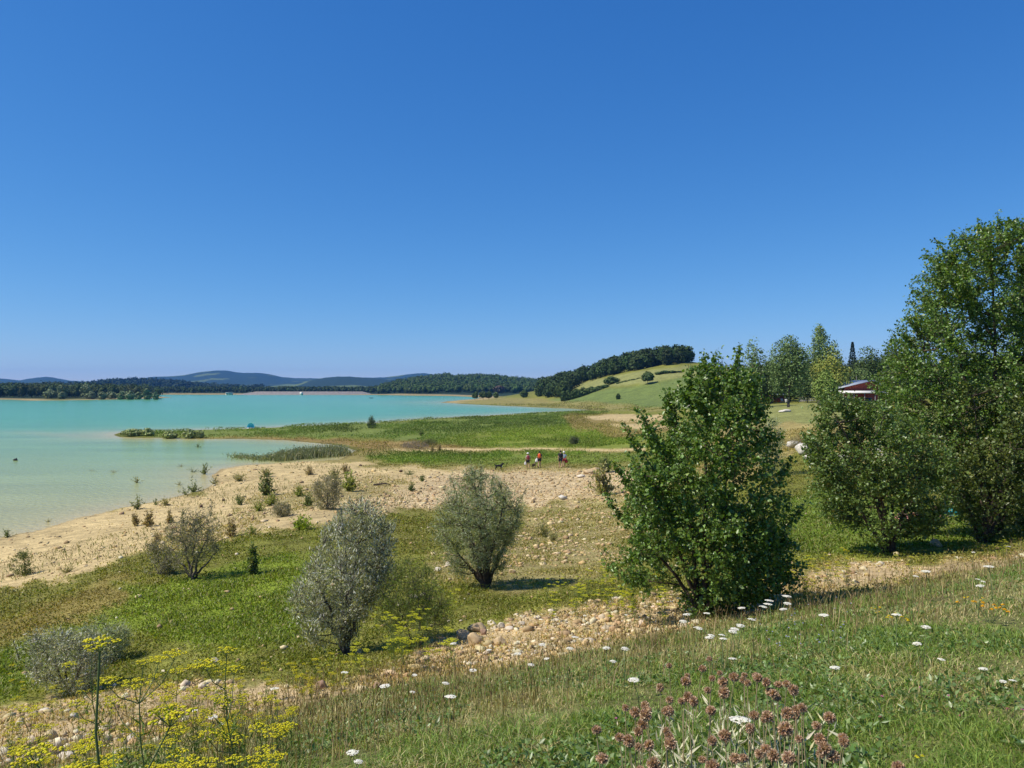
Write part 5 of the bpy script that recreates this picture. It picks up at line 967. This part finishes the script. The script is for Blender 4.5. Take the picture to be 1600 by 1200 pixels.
def walk(ph=1, armL=(0, 0), armR=(0, 0), stride=.2):
    J = dict(pel=(0, 0, .95), wst=(0, .01, 1.08), chs=(0, .03, 1.30), nck=(0, .05, 1.47), hdb=(0, .065, 1.53), hdm=(0, .08, 1.61), hdt=(0, .07, 1.68), shL=(-.18, .03, 1.39), shR=(.18, .03, 1.39),
             elL=(-.23 - armL[0], .0 - .08 * ph, 1.12), wrL=(-.25 - armL[0] * 1.6, .06 - .1 * ph, .90), elR=(.23 + armR[0], .0 + .08 * ph, 1.12), wrR=(.25 + armR[0] * 1.6, .08 + .1 * ph, .90),
             hpL=(-.09, 0, .90), knL=(-.10, .10 + stride * .4 * ph, .50), anL=(-.10, stride * ph - .02, .07 + (.06 if ph < 0 else 0)), toL=(-.11, stride * ph + .15, .035 + (.0 if ph < 0 else 0)),
             hpR=(.09, 0, .90), knR=(.10, .06 - stride * .2 * ph, .50), anR=(.10, -stride * ph - .02, .07 + (.06 if ph > 0 else 0)), toR=(.11, -stride * ph + .15, .035), face=(0, 1, 0))
    return J
m_white = solid('white_cloth', (.80, .79, .75), .8); m_grey = solid('grey_cloth', (.38, .34, .30), .8); m_dark = solid('dark_cloth', (.02, .02, .026), .8); m_navy = solid('navy_cloth', (.03, .035, .06), .8)
m_dred = solid('wine_red_nylon', (.28, .05, .06), .6); m_or = solid('orange_red_nylon', (.85, .13, .03), .6); m_blue = solid('pale_blue_cloth', (.35, .48, .58), .8); m_red = solid('red_cloth', (.35, .03, .04), .8)
PPL = [(825, 733, 'person in a white hat with a wine red backpack, leftmost of the four walkers', walk(1), m_grey, m_dark, M_hairb, m_white, m_dred, False),
       (843, 731, 'person with black hair and an orange backpack carrying a white bag', walk(-1), m_dark, m_dark, M_hair, None, m_or, False),
       (876, 732, 'tall person all in dark clothes with a dark backpack', walk(1, stride=.12), m_dark, m_navy, M_hair, None, m_dark, False),
       (881.5, 730.5, 'person in a white cap and pale blue top, rightmost of the four walkers', walk(-1, stride=.12), m_blue, m_red, M_hairb, m_white, None, False)]
PL = []
for i, (px, py, lab, J, sh_, lg_, hr_, ht_, pk_, full) in enumerate(PPL):
    x, y, z = hit(px, py); PL.append((x, y, z)); human('person', lab, (x, y, z), R([4, -8, 5, 10][i]), J, sh_, lg_, hr_, ht_, pk_, [.98, 1.03, 1.06, .94][i], full)
def bag(label, c, S_, mt):
    rt = empty('bag', c, label, 'bag'); m = MB(); V = IC3_V.copy(); V = np.sign(V) * np.abs(V) ** .7; V *= (1 + .08 * fbm(V[:, 0] * 3, V[:, 1] * 3, V[:, 2] * 3 + c[0], 3))[:, None]; V[:, :2] *= (1 - .25 * V[:, 2:3])
    m.add(V * S_ + [0, 0, -S_[2]], IC3_F); m.build('pouch', mt, rt, smooth=True); h = MB(); a = np.linspace(0, math.pi, 7); tubes(h, np.stack([np.cos(a) * S_[0] * .5, 0 * a, np.sin(a) * .09 - .03], 1)[None], np.full((1, 7), .010), 5); h.build('handle', mt, rt)
x, y, z = PL[0]; bag('pale bag hanging from the left hand of the walker in the white hat', (x - .27, y + .02, z + .80), (.11, .07, .19), m_white)
x, y, z = PL[1]; bag('white bag slung at the left side of the walker with the orange backpack', (x - .30, y + .08, z + .98), (.15, .10, .2), m_white)
x, y, z = PL[3]; bag('red bag carried low by the rightmost walker', (x + .24, y - .02, z + .78), (.14, .08, .15), m_red)
def dog(label, loc, rz, mt, sc_=1.0, sock=None):
    rt = empty('dog', loc, label, 'dog', None, rz); rt.scale = (sc_,) * 3
    V = [(0, -.28, .50), (0, 0, .48), (0, .26, .50), (0, .38, .62), (0, .46, .70), (0, .60, .665), (0, -.40, .60), (0, -.52, .74)]; E = [(0, 1), (1, 2), (2, 3), (3, 4), (4, 5), (0, 6), (6, 7)]; Rr = [.10, .105, .13, .075, .075, .035, .025, .015]
    for s_ in (-1, 1):
        b = len(V); V += [(s_ * .08, .26, .36), (s_ * .08, .25, .2), (s_ * .08, .27, .03), (s_ * .08, .32, .02)]; Rr += [.05, .032, .025, .025]; E += [(2, b), (b, b + 1), (b + 1, b + 2), (b + 2, b + 3)]
        b = len(V); V += [(s_ * .08, -.24, .38), (s_ * .08, -.34, .2), (s_ * .08, -.30, .03), (s_ * .08, -.25, .02)]; Rr += [.065, .03, .025, .025]; E += [(0, b), (b, b + 1), (b + 1, b + 2), (b + 2, b + 3)]
        V.append((s_ * .05, .44, .80)); Rr.append(.018); E.append((4, len(V) - 1))
    skin('body', V, E, Rr, mt, rt, 1)
    if sock: ball('chest_patch', (0, .33, .42), (.08, .09, .1), sock, rt)
x, y, z = hit(834, 732); dog('small brown dog trotting beside the walker in the white hat', (x, y, z), R(-30), solid('brown_fur', (.13, .08, .05), .9), .8)
x, y, z = hit(779, 735); dog('black dog with a pale chest walking right, left of the four walkers', (x, y, z), R(-80), solid('black_fur', (.015, .015, .017), .8), 1.0, m_white)
# people resting behind the wide poplar bush
def lying(label, px, py, rz, shirt, legs, hair, towel, towlab):
    x, y, z = hit(px, py); z += .03
    J = dict(pel=(0, 0, .13), wst=(0, .14, .13), chs=(0, .36, .15), nck=(0, .53, .18), hdb=(0, .59, .2), hdm=(0, .67, .23), hdt=(0, .74, .25), shL=(-.18, .44, .12), shR=(.18, .44, .12), elL=(-.32, .22, .06), wrL=(-.25, .0, .10), elR=(.33, .5, .06), wrR=(.2, .68, .08),
             hpL=(-.09, -.06, .12), knL=(-.13, -.42, .36), anL=(-.12, -.70, .06), toL=(-.12, -.85, .05), hpR=(.09, -.06, .12), knR=(.12, -.46, .12), anR=(.14, -.86, .06), toR=(.15, -.92, .15), face=(0, 0, 1))
    human('person', label, (x, y, z), rz, J, shirt, legs, hair)
    m = MB(); gx, gy = np.meshgrid(np.linspace(-.42, .42, 14), np.linspace(-1.0, .95, 26)); c_, s_ = math.cos(rz), math.sin(rz); X, Y_ = gx * c_ - gy * s_ + x, gx * s_ + gy * c_ + y; Z = tz(X, Y_) + .035 + .02 * fbm(X * 3, Y_ * 3, 1.)
    i = np.arange(gx.size).reshape(gx.shape); m.add(np.stack([X, Y_, Z], -1), np.stack([i[:-1, :-1], i[:-1, 1:], i[1:, 1:], i[1:, :-1]], -1).reshape(-1, 4)); o = m.build('towel', towel, None, (x, y, z), True); s3 = o.modifiers.new('t', 'SOLIDIFY'); s3.thickness = .012; tag(o, towlab, 'towel')
m_teal = solid('teal_cloth', (.03, .33, .38), .8); m_pink = solid('pink_cloth', (.6, .25, .22), .8); m_pat = solid('lilac_cloth', (.35, .33, .42), .8)
lying('person lying with bare pink legs to the left behind the poplar bush', 1440, 808, R(-95), m_pink, m_pat, M_hairb, m_pink, 'pink towel under the person lying at the left behind the poplar bush')
lying('person in teal swimwear lying in the middle behind the poplar bush', 1478, 806, R(-80), m_teal, m_teal, M_hair, m_teal, 'teal towel under the person in teal behind the poplar bush')
lying('person in lilac grey resting at the right behind the poplar bush', 1512, 803, R(-110), m_pat, m_navy, M_hairb, m_pat, 'lilac grey towel under the rightmost person behind the poplar bush')
# ---------------------------------------------------------------- buildings, fence and small things by the huts
def box(mb, x0, x1, y0, y1, z0, z1, col=(1, 1, 1)):
    V = [(x, y, z) for x in (x0, x1) for y in (y0, y1) for z in (z0, z1)]; mb.add(V, [[0, 1, 3, 2], [4, 6, 7, 5], [0, 4, 5, 1], [2, 3, 7, 6], [0, 2, 6, 4], [1, 5, 7, 3]], col); return mb
def part(name, mt, parent, *bx):
    m = MB()
    for b in bx: box(m, *b)
    return m.build(name, mt, parent)
m_redw = solid('red_boards', (.33, .075, .05), .8, noise=(4, .25)); m_roof = solid('grey_metal_roof', (.34, .38, .44), .45); m_awn = solid('cream_awning', (.72, .70, .64), .8); m_wood = solid('brown_boards', (.20, .10, .055), .85, noise=(6, .3)); m_glass = solid('window_glass', (.03, .04, .05), .1, .6); m_post = solid('grey_post', (.25, .23, .21), .7)
Yb = 136.; xb = (1346 - CX) / F * Yb; zb = gz(xb, Yb); u = Yb / F; e0 = H - (612 - HY) * u - zb          # height of the eaves above the yard
bd = empty('restaurant_building', (xb, Yb, zb), 'red wooden building with a low grey roof and cream awning behind the poplars', 'building')
W2 = 34 * u
part('wall', m_redw, bd, (-W2 * .75, W2, 2.0, 9.0, -.3, e0 + .35))
m = MB(); zt = H - (594 - HY) * u - zb; za = H - (603.5 - HY) * u - zb            # low gable whose ridge runs back from the yard
m.add([(-W2 * .55, 2.03, e0 + .3), (W2, 2.03, e0 + .3), (W2, 2.03, za + .25), (W2 * .72, 2.03, zt - .12), (-W2 * .55, 2.03, za - .1)], [[0, 1, 2, 0], [0, 2, 3, 0]][:0] or np.zeros((0, 3), int)); m.f[3].append(np.array([[0, 1, 2], [0, 2, 3], [0, 3, 4]])); m.build('gable', m_redw, bd)
m = MB()
def slab(mb, a, b, y0, y1, t=.12): mb.add([(a[0], y0, a[1]), (b[0], y0, b[1]), (b[0], y1, b[1]), (a[0], y1, a[1]), (a[0], y0, a[1] + t), (b[0], y0, b[1] + t), (b[0], y1, b[1] + t), (a[0], y1, a[1] + t)], [[0, 3, 2, 1], [4, 5, 6, 7], [0, 1, 5, 4], [1, 2, 6, 5], [2, 3, 7, 6], [3, 0, 4, 7]])
slab(m, (-W2 * .95, za - .45), (W2 * .72, zt - .05), 1.0, 9.6); slab(m, (W2 * .72, zt - .05), (W2 * 1.15, za + .1), 1.0, 9.6); rf = m.build('roof', m_roof, bd)
for px in (1348, 1358): 
    c_ = MB(); xx = (px - 1346) * u; tubes(c_, [[[xx, 5, zt - 1.0], [xx, 5, H - (587 - HY) * u - zb]]], [[.06, .06]], 6); c_.build('flue', m_post, rf)
m = MB(); m.add([(-W2 * 1.05, -1.6, e0 - .1), (W2 * .95, -1.6, e0 - .1), (W2 * .95, 1.98, e0 + .25), (-W2 * 1.05, 1.98, e0 + .25)], [[0, 1, 2, 3]]); m.add([(-W2 * 1.05, -1.6, e0 - .1), (-W2 * 1.05, -1.6, e0 - .28), (W2 * .95, -1.6, e0 - .28), (W2 * .95, -1.6, e0 - .1)], [[0, 1, 2, 3]]); aw = m.build('awning', m_awn, bd); sm_ = aw.modifiers.new('t', 'SOLIDIFY'); sm_.thickness = .04
for k in range(5): part('post', m_post, bd, (-W2 + k * W2 * .48, -W2 + k * W2 * .48 + .12, -1.5, -1.38, -.2, e0 - .12))
for k in range(3):
    wf = part('window', m_post, bd, (-W2 * .6 + k * 1.9, -W2 * .6 + k * 1.9 + 1.3, 1.93, 1.99, 1.0, 2.1)); part('pane', m_glass, wf, (-W2 * .6 + k * 1.9 + .08, -W2 * .6 + k * 1.9 + 1.22, 1.90, 1.928, 1.08, 2.02))
x, y, z = hit(1216, 628.5); u2 = y / F; hh_ = 15 * u2; sdx = 10.5 * u2
sh_ = empty('small_hut', (x, y, z), 'small brown wooden hut with a blue grey roof beside the big grey green tree', 'hut'); part('wall', m_wood, sh_, (-sdx, sdx, 0, 2.2, -.2, hh_ * .78)); part('door', m_redw, sh_, (-.1, sdx * .6, -.04, -.003, 0, hh_ * .66))
m = MB(); m.add([(-sdx * 1.15, -.4, hh_ * .78), (sdx * 1.15, -.4, hh_ * .78), (sdx * 1.15, 2.5, hh_ * 1.1), (-sdx * 1.15, 2.5, hh_ * 1.1)], [[0, 1, 2, 3]]); r2 = m.build('roof', m_roof, sh_); r2.modifiers.new('t', 'SOLIDIFY').thickness = .1
def fence(px0, px1, py, hp, nP):
    x0, y0, z0 = hit(px0, py); x1, y1, z1 = hit(px1, py); u_ = y0 / F; fr = empty('wooden_fence', (x0, y0, z0), 'light wooden post fence right of the big grey green tree', 'fence')
    for k in range(nP):
        t = k / (nP - 1); xx, yy = x0 + (x1 - x0) * t, y0; zz = gz(xx, yy); m = MB(); tubes(m, [[[xx - x0, 0, zz - z0 - .2], [xx - x0, 0, zz - z0 + hp * u_]]], [[.05, .05]], 6); m.build('post', m_awn, fr)
    m = MB(); box(m, 0, x1 - x0, -.03, .03, hp * u_ * .45, hp * u_ * .45 + .08); box(m, 0, x1 - x0, -.03, .03, .0, .35); m.build('rail', m_post, fr)
fence(1249, 1292, 628, 8, 11)
def chair(px, py, lab):
    x, y, z = hit(px, py); c = empty('garden_chair', (x, y, z), lab, 'chair'); part('seat', m_white, c, (-.28, .28, -.25, .25, .40, .46)); part('backrest', m_white, c, (-.28, .28, .25, .30, .47, .95))
    for a in (-.24, .20):
        for b in (-.22, .2): part('leg', m_white, c, (a, a + .04, b, b + .04, 0, .399))
chair(1222, 629, 'white garden chair in front of the small hut, left one'); chair(1229, 630, 'white garden chair in front of the small hut, right one')
# dam, far building, boats, beach tent
dm = MB(); x0, x1 = (395 - CX) / F * 1240, (562 - CX) / F * 1240; dm.add([(x0 - 30, 1236, -.6), (x1 + 20, 1236, -.6), (x1, 1256, 5.4), (x0, 1256, 5.4), (x1, 1262, 5.4), (x0, 1262, 5.4), (x1 + 20, 1280, -.6), (x0 - 30, 1280, -.6)], [[0, 1, 2, 3], [3, 2, 4, 5], [5, 4, 6, 7]]); dm.f[4].append(np.array([[0, 3, 5, 7], [1, 6, 4, 2]]))
dm_e = empty('dam', ((x0 + x1) / 2, 1236, 0), 'long pale stone faced dam closing the lake on the far side', 'dam'); dmo = dm.build('embankment', solid('riprap', (.22, .20, .18), .9, noise=(.4, .3)), dm_e, ((x0 + x1) / 2, 1236, 0))
part('intake_tower', m_awn, dm_e, (-8, -4, -5, 0, -1, 4.5))
xw = (357 - CX) / F * 1235; wb = empty('white_building', (xw, 1235, gz(xw, 1235)), 'small white building on the far shore left of the dam', 'building'); part('wall', solid('cream_wall', (.8, .70, .56)), wb, (-5, 5, 0, 6, -1, 4.0)); part('window', m_glass, wb, (-3, -1.5, -.05, -.003, 1.2, 2.6), (1.5, 3, -.05, -.003, 1.2, 2.6)); part('roof', m_roof, wb, (-5.6, 5.6, -.6, 6.6, 4.003, 4.6))
def boat(px, py, lab, L=4.0):
    x, y = wz0(px, py); b = empty('rowing_boat', (x, y, 0), lab, 'boat'); m = MB(); t = np.linspace(-1, 1, 9); hw = .75 * (1 - np.abs(t)**2.6) + .03
    V = []; [V.extend([(a * L / 2, -w_, .5 + .12 * a * a), (a * L / 2, -w_ * .55, -.1), (a * L / 2, w_ * .55, -.1), (a * L / 2, w_, .5 + .12 * a * a)]) for a, w_ in zip(t, hw)]
    m.add(V, [[i * 4 + j, i * 4 + j + 1, i * 4 + j + 5, i * 4 + j + 4] for i in range(8) for j in range(3)]); m.build('hull', m_navy, b).modifiers.new('t', 'SOLIDIFY').thickness = .05; part('bench', m_wood, b, (-.15, .15, -.6, .6, .3, .34), (-1.1, -.85, -.5, .5, .3, .34))
boat(249, 623.7, 'small dark boat on the water off the left wood'); boat(580, 622.2, 'tiny dark boat far out before the dam')
x, y = wz0(24, 719.5); by = empty('buoy', (x, y, 0), 'dark buoy floating alone on the water at the left', 'buoy'); ball('float', (0, 0, .08), (.28, .2, .16), m_dark, by); ball('top_knob', (.12, 0, .25), (.08, .07, .09), m_dark, by)
Yt = 176.; xt = (392 - CX) / F * Yt; zt_ = gz(xt, Yt); tn = empty('beach_tent', (xt, Yt, zt_), 'turquoise pop up beach tent on the green spit', 'tent'); m = MB(); a = np.linspace(0, math.pi, 9); b = np.linspace(0, math.pi * .55, 6)
V = [(math.cos(p) * .85, -.2 + 1.0 * math.sin(q) * math.sin(p), .25 + 1.15 * math.sin(p) * math.cos(q * .9)) for q in b for p in a]; m.add(V, [[i * 9 + j, i * 9 + j + 1, i * 9 + j + 10, i * 9 + j + 9] for i in range(5) for j in range(8)]); c_ = m.build('canopy', solid('turquoise_nylon', (.12, .72, .85), .5), tn, smooth=True); c_.modifiers.new('t', 'SOLIDIFY').thickness = .02
part('floor', m_white, tn, (-.85, .85, -.6, .8, .1, .25))

# ---------------------------------------------------------------- air
hz = MB(); box(hz, -8800, 8800, -8800, 8800, -6, 230); hm = bpy.data.materials.new('haze'); hm.use_nodes = True; t = hm.node_tree; t.nodes.clear(); pv = t.nodes.new('ShaderNodeVolumePrincipled'); mo = t.nodes.new('ShaderNodeOutputMaterial')
pv.inputs['Color'].default_value = (.13, .42, 1.0, 1); pv.inputs['Density'].default_value = 6.5e-5; pv.inputs['Anisotropy'].default_value = 0; t.links.new(pv.outputs[0], mo.inputs['Volume'])
tag(hz.build('haze', hm), kind='stuff')
